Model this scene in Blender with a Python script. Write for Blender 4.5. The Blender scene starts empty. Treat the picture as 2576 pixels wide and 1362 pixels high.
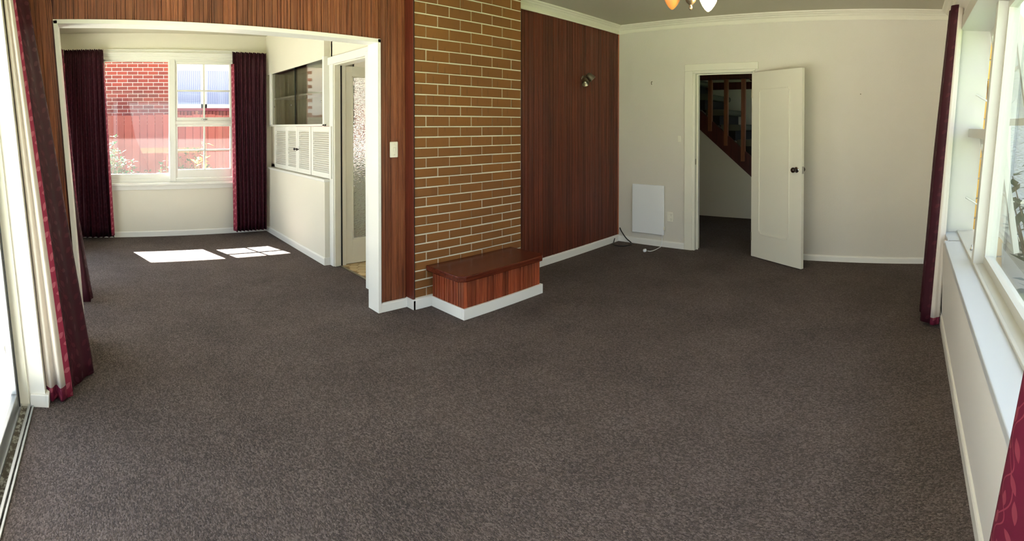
import bpy, bmesh, math, random
from mathutils import Vector, Matrix
random.seed(7)
PI = math.pi
sc = bpy.context.scene
COL = sc.collection

# ------------------------------------------------------------------ camera
H = 1.4
YAW, PITCH = 0.7723, 0.013
cam = bpy.data.cameras.new('camera')
camo = bpy.data.objects.new('camera', cam)
COL.objects.link(camo)
camo.location = (0, 0, H)
fwd = Vector((math.cos(YAW) * math.cos(PITCH), math.sin(YAW) * math.cos(PITCH), -math.sin(PITCH)))
camo.rotation_euler = fwd.to_track_quat('-Z', 'Y').to_euler()
cam.type = 'PANO'
cam.panorama_type = 'CENTRAL_CYLINDRICAL'
cam.central_cylindrical_range_u_min = -1.0
cam.central_cylindrical_range_u_max = 1.0
cam.central_cylindrical_range_v_min = (333 - 1362) / 1300
cam.central_cylindrical_range_v_max = 333 / 1300
cam.central_cylindrical_radius = 1.0
cam.clip_start = 0.02
sc.camera = camo

# ------------------------------------------------------------------ sky, sun, exposure
world = bpy.data.worlds.new('sky')
sc.world = world
world.use_nodes = True
wn = world.node_tree
for n in list(wn.nodes): wn.nodes.remove(n)
w_out = wn.nodes.new('ShaderNodeOutputWorld')
w_bg = wn.nodes.new('ShaderNodeBackground')
w_sky = wn.nodes.new('ShaderNodeTexSky')
w_sky.sky_type = 'NISHITA'
w_sky.sun_disc = False
w_sky.sun_elevation = math.radians(42)
w_sky.sun_rotation = math.radians(-19)
w_sky.air_density = 1.3
w_sky.dust_density = 3.0
w_mix = wn.nodes.new('ShaderNodeMix')
w_mix.data_type = 'RGBA'
w_mix.inputs[0].default_value = 0.6
w_mix.inputs[7].default_value = (0.285, 0.315, 0.365, 1)
SKY = 1.0
w_bg.inputs['Strength'].default_value = SKY
w_sc = wn.nodes.new('ShaderNodeVectorMath'); w_sc.operation = 'SCALE'; w_sc.inputs[3].default_value = 0.1
wn.links.new(w_sky.outputs[0], w_sc.inputs[0])
wn.links.new(w_sc.outputs[0], w_mix.inputs[6])
wn.links.new(w_mix.outputs[2], w_bg.inputs['Color'])
wn.links.new(w_bg.outputs[0], w_out.inputs['Surface'])

sun = bpy.data.lights.new('sun', 'SUN')
sun.energy = 14.0
sun.angle = math.radians(0.6)
sun.color = (1.0, 0.97, 0.93)
suno = bpy.data.objects.new('sun', sun)
COL.objects.link(suno)
sd = Vector((-0.28, 0.84, 0.80)).normalized()
suno.location = sd * 30
suno.rotation_euler = sd.to_track_quat('Z', 'Y').to_euler()

sc.view_settings.view_transform = 'Standard'
sc.view_settings.look = 'None'
sc.view_settings.gamma = 1.0
sc.view_settings.use_curve_mapping = False
sc.view_settings.exposure = 3.52
sc.cycles.max_bounces = 14
sc.cycles.diffuse_bounces = 8
sc.cycles.transparent_max_bounces = 24
sc.cycles.use_denoising = True
sc.cycles.sample_clamp_indirect = 8

# ------------------------------------------------------------------ helpers
def lin(h):
    r = []
    for i in (0, 2, 4):
        c = int(h[i:i + 2], 16) / 255
        r.append(c / 12.92 if c <= 0.04045 else ((c + 0.055) / 1.055) ** 2.4)
    return (r[0], r[1], r[2], 1)

def mat(name, col, rough=0.6, metal=0.0, spec=0.5):
    m = bpy.data.materials.new(name)
    m.use_nodes = True
    b = m.node_tree.nodes['Principled BSDF']
    b.inputs['Base Color'].default_value = lin(col) if isinstance(col, str) else col
    b.inputs['Roughness'].default_value = rough
    b.inputs['Metallic'].default_value = metal
    b.inputs['Specular IOR Level'].default_value = spec
    return m

class NT:
    """tiny node helper"""
    def __init__(s, m):
        s.t = m.node_tree
        s.b = s.t.nodes.get('Principled BSDF')
    def n(s, typ, **kw):
        x = s.t.nodes.new(typ)
        for k, v in kw.items():
            if k.startswith('i_'):
                key = k[2:]
                x.inputs[int(key) if key.isdigit() else key].default_value = v
            else:
                setattr(x, k, v)
        return x
    def l(s, a, b): s.t.links.new(a, b)
    def math(s, op, a, b=None, c=None):
        x = s.n('ShaderNodeMath', operation=op)
        for i, v in enumerate((a, b, c)):
            if v is None: continue
            if isinstance(v, (int, float)): x.inputs[i].default_value = v
            else: s.l(v, x.inputs[i])
        return x.outputs[0]
    def ramp(s, fac, stops):
        r = s.n('ShaderNodeValToRGB')
        e = r.color_ramp.elements
        e[0].position, e[0].color = stops[0]
        e[1].position, e[1].color = stops[-1]
        for p, c in stops[1:-1]:
            k = e.new(p); k.color = c
        s.l(fac, r.inputs[0])
        return r.outputs[0]
    def mix(s, fac, a, b, blend='MIX'):
        x = s.n('ShaderNodeMix', data_type='RGBA', blend_type=blend)
        for i, v in ((0, fac), (6, a), (7, b)):
            if isinstance(v, (int, float)): x.inputs[i].default_value = v
            elif isinstance(v, tuple): x.inputs[i].default_value = v
            else: s.l(v, x.inputs[i])
        return x.outputs[2]
    def coord(s, scale=(1, 1, 1), kind='Object'):
        tc = s.n('ShaderNodeTexCoord')
        mp = s.n('ShaderNodeMapping')
        mp.inputs['Scale'].default_value = scale
        s.l(tc.outputs[kind], mp.inputs[0])
        return mp.outputs[0]
    def noise(s, vec, scale, detail=3, rough=0.5):
        x = s.n('ShaderNodeTexNoise')
        x.inputs['Scale'].default_value = scale
        x.inputs['Detail'].default_value = detail
        x.inputs['Roughness'].default_value = rough
        if vec is not None: s.l(vec, x.inputs['Vector'])
        return x.outputs['Fac']
    def bump(s, h, strength=0.3, dist=0.01):
        b = s.n('ShaderNodeBump')
        b.inputs['Strength'].default_value = strength
        b.inputs['Distance'].default_value = dist
        s.l(h, b.inputs['Height'])
        s.l(b.outputs[0], s.b.inputs['Normal'])

def scaled(c, k): return (min(1, c[0] * k), min(1, c[1] * k), min(1, c[2] * k), 1)

def paint(name, col, rough=0.45, bump=0.08, scale=60):
    m = mat(name, col, rough)
    t = NT(m)
    v = t.coord()
    c = lin(col)
    f = t.noise(v, 1.3, 2)
    t.l(t.mix(f, scaled(c, 0.95), scaled(c, 1.03)), t.b.inputs['Base Color'])
    t.bump(t.noise(v, scale, 3), bump, 0.004)
    return m

M = {}
M['wall'] = paint('wall paint', 'e6e0d0', 0.6, 0.15, 90)
M['wall_far'] = paint('textured wallpaper', 'dad4c8', 0.7, 0.35, 140)
M['ceil'] = paint('ceiling paint', 'c2bda9', 0.8, 0.1)
M['gloss'] = paint('white gloss paint', 'eeece5', 0.28, 0.05, 25)
M['dgloss'] = paint('cream gloss paint', 'e6e2d2', 0.32, 0.05, 25)
M['white'] = mat('white enamel', 'f1f3f5', 0.35)
M['frame2'] = paint('window frame paint', 'c9c8c0', 0.35, 0.05, 25)
M['sill2'] = mat('sill enamel', 'c6cacf', 0.3)
M['wall_r'] = paint('grey white wall paint', 'e0dedb', 0.6, 0.1, 90)
M['plastic'] = mat('cream plastic', 'e9e4d4', 0.35)
M['mortar'] = paint('white mortar', 'd9d0bb', 0.85, 0.5, 200)
M['white_out'] = mat('outdoor white paint', 'cfccc4', 0.5)
M['alu'] = mat('aluminium', 'b9bcc0', 0.32, 0.9)
M['chrome'] = mat('chrome', 'c9c9c9', 0.15, 1.0)
M['black'] = mat('black rubber', '131211', 0.45)
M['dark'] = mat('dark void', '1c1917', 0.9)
M['knob'] = mat('dark brown knob', '2c1a14', 0.2)
M['brass'] = mat('aged nickel', '8d8574', 0.3, 0.9)

def wood(name, c0, c1, c2, rough=0.35, vary=0.25, axis='z'):
    m = mat(name, c0, rough)
    t = NT(m)
    oi = t.n('ShaderNodeObjectInfo')
    tc = t.n('ShaderNodeTexCoord')
    add = t.n('ShaderNodeVectorMath', operation='ADD')
    cmb = t.n('ShaderNodeCombineXYZ')
    r17 = t.math('MULTIPLY', oi.outputs['Random'], 37.0)
    for i in range(3): t.l(r17, cmb.inputs[i])
    t.l(tc.outputs['Object'], add.inputs[0]); t.l(cmb.outputs[0], add.inputs[1])
    mp = t.n('ShaderNodeMapping')
    mp.inputs['Scale'].default_value = {'z': (1, 1, 0.035), 'x': (0.05, 1, 1)}[axis]
    t.l(add.outputs[0], mp.inputs[0])
    f = t.noise(mp.outputs[0], 55, 5, 0.6)
    g = t.noise(mp.outputs[0], 260, 2, 0.5)
    c = t.ramp(f, [(0.25, lin(c1)), (0.5, lin(c0)), (0.78, lin(c2))])
    k = t.math('MULTIPLY_ADD', oi.outputs['Random'], vary * 2, 1 - vary)
    mul = t.n('ShaderNodeVectorMath', operation='SCALE')
    t.l(c, mul.inputs[0]); t.l(k, mul.inputs[3])
    gm = t.mix(0.35, mul.outputs[0], t.ramp(g, [(0.35, (0.35, 0.3, 0.3, 1)), (0.6, (1, 1, 1, 1))]), 'MULTIPLY')
    t.l(gm, t.b.inputs['Base Color'])
    t.bump(f, 0.12, 0.003)
    return m
M['rimu'] = wood('reeded timber', '874c2e', '542a1b', 'a56742', 0.42, 0.24)
M['rimu2'] = wood('flat red timber boards', '602c1a', '401b11', '783c24', 0.5, 0.26)
M['rimu_box'] = wood('red stained slats', '9a4a2d', '642a18', 'b26740', 0.4, 0.34)
M['rimu_lid'] = wood('dark red lid timber', '5f2515', '401509', '73341c', 0.27, 0.05, 'x')
M['rimu_plain'] = wood('plain red timber', '6b2e1f', '571f12', '7a3c28', 0.4, 0.05)
M['stair'] = wood('dark stair timber', '532016', '35120c', '6a3020', 0.4, 0.1)
M['baluster'] = wood('orange brown baluster timber', '8d5230', '6a3a20', 'a0623c', 0.4, 0.1)

# carpet
m = mat('brown loop pile carpet', '57504c', 1.0, 0, 0.1); M['carpet'] = m
t = NT(m)
v = t.coord()
rot = t.n('ShaderNodeMapping'); rot.inputs['Rotation'].default_value = (0, 0, 0.6); rot.inputs['Scale'].default_value = (1, 0.62, 1)
t.l(v, rot.inputs[0])
vo = t.n('ShaderNodeTexVoronoi'); vo.inputs['Scale'].default_value = 190; vo.inputs['Randomness'].default_value = 0.75
t.l(rot.outputs[0], vo.inputs['Vector'])
n1 = t.noise(v, 330, 2, 0.6)
n2 = t.noise(v, 2.2, 4, 0.6)
sep = t.n('ShaderNodeSeparateColor'); t.l(vo.outputs['Color'], sep.inputs[0])
c1 = t.ramp(sep.outputs[0], [(0.0, lin('2f2927')), (0.5, lin('544a47')), (1.0, lin('827570'))])
c2 = t.mix(0.5, c1, t.ramp(n1, [(0.3, lin('2d2725')), (0.7, lin('827672'))]))
c3 = t.mix(1.0, c2, t.ramp(n2, [(0.3, (0.82, 0.82, 0.82, 1)), (0.7, (1.08, 1.08, 1.08, 1))]), 'MULTIPLY')
t.l(c3, t.b.inputs['Base Color'])
t.bump(t.math('SUBTRACT', 1.0, vo.outputs['Distance']), 0.5, 0.006)

# room brick
m = mat('mustard brick', '8c5f2e', 0.75); M['brick'] = m
t = NT(m)
oi = t.n('ShaderNodeObjectInfo')
v = t.coord((90, 1, 9)); 
add = t.n('ShaderNodeVectorMath', operation='ADD')
t.l(v, add.inputs[0]); t.l(oi.outputs['Location'], add.inputs[1])
f = t.noise(add.outputs[0], 1.0, 3, 0.6)
g = t.noise(t.coord(), 14, 3)
c = t.mix(oi.outputs['Random'], lin('7c4f24'), lin('885724'))
c = t.mix(t.math('MULTIPLY', g, 0.3), c, lin('74491f'))
c = t.mix(t.ramp(f, [(0.30, (0.5, 0.5, 0.5, 1)), (0.38, (0, 0, 0, 1))]), c, lin('4a2f18'))
t.l(c, t.b.inputs['Base Color'])
t.bump(f, 0.5, 0.004)

def obj_vary(name, a, b, rough=0.8, bump=0.2, scale=60):
    m = mat(name, a, rough)
    t = NT(m)
    oi = t.n('ShaderNodeObjectInfo')
    c = t.mix(oi.outputs['Random'], lin(a), lin(b))
    n = t.noise(t.coord(), scale, 3)
    c = t.mix(t.math('MULTIPLY', n, 0.35), c, scaled(lin(a), 0.6))
    t.l(c, t.b.inputs['Base Color'])
    t.bump(n, bump, 0.004)
    return m
M['redbrick'] = obj_vary('red house brick', '9a4034', '773632')
M['fence'] = obj_vary('red brown fence board', '6d312c', '5e2a27', 0.85)
M['block'] = obj_vary('yellow ochre block', 'c99a4c', 'b98a42')
M['tile'] = obj_vary('cream hexagon vinyl tile', 'd2b98a', 'c4a877', 0.35, 0.05)
M['tilegap'] = mat('brown tile joint', '8a6a3c', 0.5)
M['redsill'] = mat('dark red sill', '8e2d3a', 0.5)

# fabrics with a vine print
def vine(name, ground, light, mixk=0.6, rough=0.55, sheen=0.3):
    m = mat(name, ground, rough, 0, 0.25)
    t = NT(m)
    m.node_tree.nodes['Principled BSDF'].inputs['Sheen Weight'].default_value = 0.0
    uv = t.n('ShaderNodeUVMap'); uv.uv_map = 'UVMap'
    sp = t.n('ShaderNodeSeparateXYZ'); t.l(uv.outputs[0], sp.inputs[0])
    U0, V0 = sp.outputs[0], sp.outputs[1]
    TW, TH = 0.20, 0.26
    u_ = t.math('DIVIDE', U0, TW)
    row = t.math('FLOOR', u_)
    v_ = t.math('ADD', t.math('DIVIDE', V0, TH), t.math('MULTIPLY', row, 0.5))
    fu = t.math('MULTIPLY', t.math('SUBTRACT', t.math('FRACT', u_), 0.5), TW)
    fv = t.math('MULTIPLY', t.math('SUBTRACT', t.math('FRACT', v_), 0.5), TH)
    tot = None
    leaves = [(-.045, .085, 25, .050, .012), (.030, .095, -50, .045, .011), (-.050, .020, 70, .048, .012), (.055, .045, -20, .050, .012),
              (-.020, -.030, 20, .046, .011), (.050, -.025, -75, .045, .011), (-.060, -.060, 50, .048, .012), (.020, -.090, -35, .050, .012),
              (-.030, -.105, 85, .040, .010), (.075, -.085, 10, .042, .011), (.005, .040, -5, .040, .010)]
    for (x, y, a, L, W) in leaves:
        a = math.radians(a)
        dx = t.math('SUBTRACT', fu, x); dy = t.math('SUBTRACT', fv, y)
        p = t.math('ADD', t.math('MULTIPLY', dx, math.sin(a) / L * 2), t.math('MULTIPLY', dy, math.cos(a) / L * 2))
        q = t.math('ABSOLUTE', t.math('ADD', t.math('MULTIPLY', dx, math.cos(a) / W), t.math('MULTIPLY', dy, -math.sin(a) / W)))
        d = t.math('ADD', t.math('MULTIPLY', p, p), q)          # parabola-sided pointed leaf
        s = t.math('LESS_THAN', d, 1.0)
        tot = s if tot is None else t.math('MAXIMUM', tot, s)
    for (k, amp, ph) in ((1, .035, 0.0), (2, .02, 1.7)):
        st = t.math('SUBTRACT', fu, t.math('MULTIPLY', t.math('SINE', t.math('MULTIPLY_ADD', fv, 2 * PI * k / TH, ph)), amp))
        tot = t.math('MAXIMUM', tot, t.math('LESS_THAN', t.math('ABSOLUTE', st), 0.0022))
    wv = t.noise(uv.outputs[0], 900, 1)
    k = t.math('MULTIPLY', tot, mixk)
    c = t.mix(k, lin(ground), lin(light))
    c = t.mix(t.math('MULTIPLY', wv, 0.3), c, scaled(lin(ground), 0.6))
    t.l(c, t.b.inputs['Base Color'])
    t.l(t.math('MULTIPLY_ADD', tot, -0.15, rough), t.b.inputs['Roughness'])
    t.bump(wv, 0.1, 0.002)
    return m
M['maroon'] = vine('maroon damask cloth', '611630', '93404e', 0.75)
M['maroon_dark'] = vine('shaded maroon damask cloth', '3c1420', '5e2834', 0.5)  # darker copy of the maroon damask, shade put into the colour

M['maroon_lit'] = vine('window lit maroon damask face', '8a2a42', 'bd6a76', 0.75)  # brighter copy of the maroon damask, window light on the edges put into colour

def lining_mat():
    m = mat('cream curtain lining', 'e9e0d6', 0.9)
    t = NT(m)
    tr = t.n('ShaderNodeBsdfTranslucent'); tr.inputs[0].default_value = lin('e6dccf')
    mx = t.n('ShaderNodeMixShader'); mx.inputs[0].default_value = 0.25
    out = t.t.nodes['Material Output']
    t.l(t.b.outputs[0], mx.inputs[1]); t.l(tr.outputs[0], mx.inputs[2]); t.l(mx.outputs[0], out.inputs[0])
    return m
M['lining'] = lining_mat()

def glass(name, tint=(0.96, 0.98, 0.97, 1), dust=0.0, refl=1.0, bump=0.0, bscale=60, rough=0.0):
    m = bpy.data.materials.new(name); m.use_nodes = True
    t = NT(m)
    for n in list(t.t.nodes): t.t.nodes.remove(n)
    out = t.n('ShaderNodeOutputMaterial')
    tr = t.n('ShaderNodeBsdfTransparent'); tr.inputs[0].default_value = tint
    gl = t.n('ShaderNodeBsdfGlossy'); gl.inputs['Roughness'].default_value = rough
    fr = t.n('ShaderNodeLayerWeight'); fr.inputs['Blend'].default_value = 0.5
    schlick = t.math('MULTIPLY_ADD', t.math('POWER', fr.outputs['Facing'], 5.0), 0.96, 0.04)   # symmetric for both sides of the pane
    mx = t.n('ShaderNodeMixShader')
    t.l(t.math('MINIMUM', t.math('MULTIPLY', schlick, refl), 1.0), mx.inputs[0])
    t.l(tr.outputs[0], mx.inputs[1]); t.l(gl.outputs[0], mx.inputs[2])
    last = mx.outputs[0]
    if dust:
        df = t.n('ShaderNodeBsdfTranslucent'); df.inputs[0].default_value = (0.95, 0.93, 0.9, 1)
        m2 = t.n('ShaderNodeMixShader')
        nz = t.noise(t.coord(), 3.0, 5, 0.65)
        t.l(t.math('MULTIPLY_ADD', nz, dust, dust * 0.5), m2.inputs[0])
        t.l(last, m2.inputs[1]); t.l(df.outputs[0], m2.inputs[2]); last = m2.outputs[0]
    t.l(last, out.inputs[0])
    return m
M['glass'] = glass('clear window glass')
M['dusty'] = glass('dusty window glass', dust=0.005)
M['cabglass'] = glass('smoky cabinet glass', (0.80, 0.80, 0.76, 1), refl=1.8)

def obscure(name, col, bscale, rough=0.12, mixt=0.75):
    m = bpy.data.materials.new(name); m.use_nodes = True
    t = NT(m); b = t.b
    b.inputs['Base Color'].default_value = col
    b.inputs['Roughness'].default_value = rough
    b.inputs['Transmission Weight'].default_value = mixt
    b.inputs['IOR'].default_value = 1.35
    vo = t.n('ShaderNodeTexVoronoi'); vo.feature = 'SMOOTH_F1'; vo.inputs['Scale'].default_value = bscale
    v = t.coord((1, 1, 1.5)); t.l(v, vo.inputs['Vector'])
    t.bump(vo.outputs['Distance'], 1.0, 0.012)
    return m
M['obscure'] = obscure('rippled obscure glass', (0.93, 0.95, 0.93, 1), 55)
M['obscure_ext'] = obscure('dimpled outdoor glass', (0.85, 0.87, 0.93, 1), 40, 0.2, 0.55)

def emis(name, col, st, base='ffffff'):
    m = mat(name, base, 0.4)
    b = m.node_tree.nodes['Principled BSDF']
    b.inputs['Emission Color'].default_value = lin(col)
    b.inputs['Emission Strength'].default_value = st
    return m

# ------------------------------------------------------------------ mesh builder
class MB:
    def __init__(s): s.v = []; s.f = []; s.uv = {}
    def quad(s, a, b, c, d):
        i = len(s.v); s.v += [tuple(a), tuple(b), tuple(c), tuple(d)]; s.f.append((i, i + 1, i + 2, i + 3)); return s
    def box(s, x0, x1, y0, y1, z0, z1):
        i = len(s.v)
        s.v += [(x0, y0, z0), (x1, y0, z0), (x1, y1, z0), (x0, y1, z0), (x0, y0, z1), (x1, y0, z1), (x1, y1, z1), (x0, y1, z1)]
        s.f += [tuple(i + k for k in q) for q in ((0, 3, 2, 1), (4, 5, 6, 7), (0, 1, 5, 4), (1, 2, 6, 5), (2, 3, 7, 6), (3, 0, 4, 7))]
        return s
    def hexa(s, p):
        """eight corners, bottom four then top four (same winding)"""
        i = len(s.v); s.v += [tuple(q) for q in p]
        s.f += [tuple(i + k for k in q) for q in ((0, 3, 2, 1), (4, 5, 6, 7), (0, 1, 5, 4), (1, 2, 6, 5), (2, 3, 7, 6), (3, 0, 4, 7))]
        return s
    def prism(s, pts, a, b, axis='z'):
        """closed 2D outline swept from a to b on an axis (z: xy outline, y: xz outline, x: yz outline)"""
        n = len(pts); i = len(s.v)
        def P(p, h):
            return {'z': (p[0], p[1], h), 'y': (p[0], h, p[1]), 'x': (h, p[0], p[1])}[axis]
        s.v += [P(p, a) for p in pts] + [P(p, b) for p in pts]
        s.f += [(i + k, i + (k + 1) % n, i + n + (k + 1) % n, i + n + k) for k in range(n)]
        s.f += [tuple(i + k for k in range(n - 1, -1, -1)), tuple(i + n + k for k in range(n))]
        return s
    def tube(s, pts, r, n=8, cap=True):
        pts = [Vector(p) for p in pts]; i = len(s.v)
        rr = r if isinstance(r, (list, tuple)) else [r] * len(pts)
        up = Vector((0, 0, 1))
        for k, p in enumerate(pts):
            d = (pts[min(k + 1, len(pts) - 1)] - pts[max(k - 1, 0)]).normalized()
            a = d.cross(up)
            if a.length < 1e-3: a = d.cross(Vector((0, 1, 0)))
            a.normalize(); b = d.cross(a).normalized()
            for j in range(n):
                q = p + (a * math.cos(2 * PI * j / n) + b * math.sin(2 * PI * j / n)) * rr[k]
                s.v.append(tuple(q))
        for k in range(len(pts) - 1):
            for j in range(n):
                s.f.append((i + k * n + j, i + k * n + (j + 1) % n, i + (k + 1) * n + (j + 1) % n, i + (k + 1) * n + j))
        if cap:
            s.f.append(tuple(i + j for j in range(n))); e = i + (len(pts) - 1) * n
            s.f.append(tuple(e + j for j in range(n - 1, -1, -1)))
        return s
    def lathe(s, prof, o=(0, 0, 0), n=20, axis=Vector((0, 0, 1))):
        """prof: (radius, height) along the axis"""
        axis = Vector(axis).normalized()
        a = axis.orthogonal().normalized(); b = axis.cross(a); o = Vector(o)
        i = len(s.v)
        for (r, h) in prof:
            for j in range(n):
                s.v.append(tuple(o + axis * h + (a * math.cos(2 * PI * j / n) + b * math.sin(2 * PI * j / n)) * max(r, 1e-4)))
        for k in range(len(prof) - 1):
            for j in range(n):
                s.f.append((i + k * n + j, i + k * n + (j + 1) % n, i + (k + 1) * n + (j + 1) % n, i + (k + 1) * n + j))
        return s
    def warp(s, fn): s.v = [tuple(fn(*p)) for p in s.v]; return s
    def mesh(s, name, m=None, smooth=False):
        me = bpy.data.meshes.new(name)
        me.from_pydata(s.v, [], s.f); me.update()
        bm = bmesh.new(); bm.from_mesh(me)
        bmesh.ops.recalc_face_normals(bm, faces=bm.faces); bm.to_mesh(me); bm.free()
        if m: me.materials.append(m)
        if smooth:
            for p in me.polygons: p.use_smooth = True
        return me
    def build(s, name, m=None, parent=None, kind=None, label=None, cat=None, group=None, bevel=0, smooth=False):
        me = s.mesh(name, m, smooth)
        return link(name, me, parent, kind, label, cat, group, bevel)

def link(name, me, parent=None, kind=None, label=None, cat=None, group=None, bevel=0, loc=None):
    o = bpy.data.objects.new(name, me)
    COL.objects.link(o)
    if parent is not None:
        o.parent = parent
        w = Vector((0, 0, 0)); p = parent
        while p is not None: w += p.location; p = p.parent
        o.location = -w
    if loc is not None: o.location = o.location + Vector(loc)
    if kind: o['kind'] = kind
    if label: o['label'] = label
    if cat: o['category'] = cat
    if group: o['group'] = group
    if bevel:
        b = o.modifiers.new('edge', 'BEVEL'); b.width = bevel; b.segments = 2; b.limit_method = 'ANGLE'
    return o

def thing(name, label, cat, loc=(0, 0, 0), group=None, kind=None):
    o = bpy.data.objects.new(name, None)
    COL.objects.link(o); o.location = loc; o.empty_display_size = 0.1
    o['label'] = label; o['category'] = cat
    if group: o['group'] = group
    if kind: o['kind'] = kind
    return o

def S(name, mb, m, parent=None, label=None, cat=None, bevel=0):
    o = mb.build(name, m, parent, kind='structure' if parent is None else None, label=label, bevel=bevel)
    if parent is None and cat: o['category'] = cat
    return o
def B(*a): return MB().box(*a)

def grid(rows, uvs, name, m, parent=None, thick=0.0, smooth=True, **kw):
    """rows: list of lists of points"""
    nr, nc = len(rows), len(rows[0])
    v = [tuple(p) for r in rows for p in r]
    f = [(i * nc + j, i * nc + j + 1, (i + 1) * nc + j + 1, (i + 1) * nc + j) for i in range(nr - 1) for j in range(nc - 1)]
    me = bpy.data.meshes.new(name); me.from_pydata(v, [], f); me.update()
    ul = me.uv_layers.new(name='UVMap')
    flat = [u for r in uvs for u in r]
    for p in me.polygons:
        p.use_smooth = smooth
        for li in p.loop_indices: ul.data[li].uv = flat[me.loops[li].vertex_index]
    me.materials.append(m)
    o = link(name, me, parent, **kw)
    if thick:
        s = o.modifiers.new('cloth', 'SOLIDIFY'); s.thickness = thick; s.offset = 0
    return o

# ------------------------------------------------------------------ leaning ends of the old house
def TL(x, y, z): return (x - 0.105 * z, y, z)                                  # sliding door wall leans outwards
def TR(x, y, z): return (x, y - (0.09 * max(0, z - 0.65)), z)                  # window wall leans outwards above the sill

CEIL = 2.60
# ------------------------------------------------------------------ floors and ceilings
floor = MB().box(-0.375, 5.45, -0.30, 6.75, -0.1, 0)
S('floor', floor, M['carpet'])
S('floor_hall', MB().box(5.45, 9.3, 0.2, 4.6, -0.1, 0), M['carpet'])
S('floor_dining_edge', MB().box(-0.62, -0.375, 3.43, 6.75, -0.1, 0), M['carpet'])
S('ceiling', MB().box(-0.75, 5.31, -0.60, 3.45, CEIL, CEIL + 0.12), M['ceil'])
S('ceiling_dining', MB().box(-0.75, 2.25, 3.45, 6.75, CEIL, CEIL + 0.12), M['ceil'])
S('ceiling_hall', MB().box(5.31, 9.3, 0.2, 4.6, CEIL + 0.25, CEIL + 0.37), M['ceil'])
S('ceiling_kitchen', MB().box(2.25, 5.31, 3.45, 6.75, CEIL, CEIL + 0.12), M['ceil'])

# ------------------------------------------------------------------ far wall with the hall door
XF = 5.31
wf = S('wall_far', B(XF, XF + 0.12, 2.36, 3.50, 0, CEIL + 0.3).box(XF, XF + 0.12, -0.60, 1.655, 0, CEIL + 0.3).box(XF, XF + 0.12, 1.655, 2.36, 2.01, CEIL + 0.3), M['wall_far'])
S('baseboard_far_left', MB().prism([(XF + .001, 0), (XF - .018, 0), (XF - .018, .055), (XF - .012, .066), (XF + .001, .070)], 2.462, 3.36, 'y'), M['gloss'])
S('baseboard_far_right', MB().prism([(XF + .001, 0), (XF - .018, 0), (XF - .018, .048), (XF - .012, .058), (XF + .001, .062)], -0.257, 1.60, 'y'), M['gloss'])
# door frame
df = S('trim_hall_door_frame', B(XF - .022, XF, 2.365, 2.462, 0, 2.015).box(XF - .022, XF, 1.594, 2.462, 2.015, 2.092), M['dgloss'], bevel=.004)
S('jamb_left', B(XF - .012, XF + .13, 2.335, 2.366, 0, 2.0), M['dgloss'], df, bevel=.003)
S('jamb_right', B(XF - .012, XF + .13, 1.630, 1.655, 0, 2.0), M['dgloss'], df, bevel=.003)
S('jamb_head', B(XF - .012, XF + .13, 1.630, 2.366, 1.985, 2.016), M['dgloss'], df, bevel=.003)
S('door_stop', B(XF + .045, XF + .058, 2.318, 2.336, 0, 1.972).box(XF + .045, XF + .058, 1.655, 2.336, 1.972, 1.986), M['dgloss'], df)
S('strike_plate', B(XF - .001, XF + .022, 2.3335, 2.336, .965, 1.03), M['brass'], df)
# hall door leaf
hx, hy = 5.285, 1.660
ex, ey = 4.915, 1.028
d = Vector((ex - hx, ey - hy)); L = d.length; d.normalize(); nrm = Vector((d.y, -d.x))   # outer face normal
if nrm.x > 0: nrm = -nrm
door1 = bpy.data.objects.new('door_1', None); COL.objects.link(door1)
door1.location = (hx, hy, 0); door1['kind'] = 'structure'
door1['label'] = 'open cream hall door with one long raised panel moulding and dark round knob'
def dl(a, o, z):   # along leaf, out from the room-side face, height
    p = Vector((hx, hy)) + d * a + nrm * o
    return (p.x, p.y, z)
def dbox(mb, a0, a1, o0, o1, z0, z1):
    return mb.hexa([dl(a0, o0, z0), dl(a1, o0, z0), dl(a1, o1, z0), dl(a0, o1, z0), dl(a0, o0, z1), dl(a1, o0, z1), dl(a1, o1, z1), dl(a0, o1, z1)])
mb = MB(); dbox(mb, 0, L, -.036, 0, .008, 1.975)
mb.build('leaf', M['dgloss'], door1, bevel=.002)
def ring(mb, a0, a1, z0, z1, w, o0, o1, cut=.03):
    # moulding frame with notched corners
    dbox(mb, a0 + cut, a1 - cut, o0, o1, z1 - w, z1); dbox(mb, a0 + cut, a1 - cut, o0, o1, z0, z0 + w)
    dbox(mb, a0, a0 + w, o0, o1, z0 + cut, z1 - cut); dbox(mb, a1 - w, a1, o0, o1, z0 + cut, z1 - cut)
    for (ca, cz, sa, sz) in ((a0, z0, 1, 1), (a1, z0, -1, 1), (a0, z1, 1, -1), (a1, z1, -1, -1)):
        pts = []
        for k in range(7):
            th = PI / 2 * k / 6
            pts.append((ca + sa * cut * math.sin(th), cz + sz * cut * math.cos(th)))
        for (p, q) in zip(pts, pts[1:]):
            A = [dl(p[0], o0, p[1]), dl(q[0], o0, q[1]), dl(q[0], o1, q[1]), dl(p[0], o1, p[1])]
            A2 = [dl(p[0] + sa * w * .8, o0, p[1] + sz * w * .8), dl(q[0] + sa * w * .8, o0, q[1] + sz * w * .8), dl(q[0] + sa * w * .8, o1, q[1] + sz * w * .8), dl(p[0] + sa * w * .8, o1, p[1] + sz * w * .8)]
            mb.hexa(A + A2)
mb = MB(); ring(mb, .115, L - .165, .26, 1.80, .014, 0, .009)
mb.build('panel_moulding', M['dgloss'], door1, bevel=.002)
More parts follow.
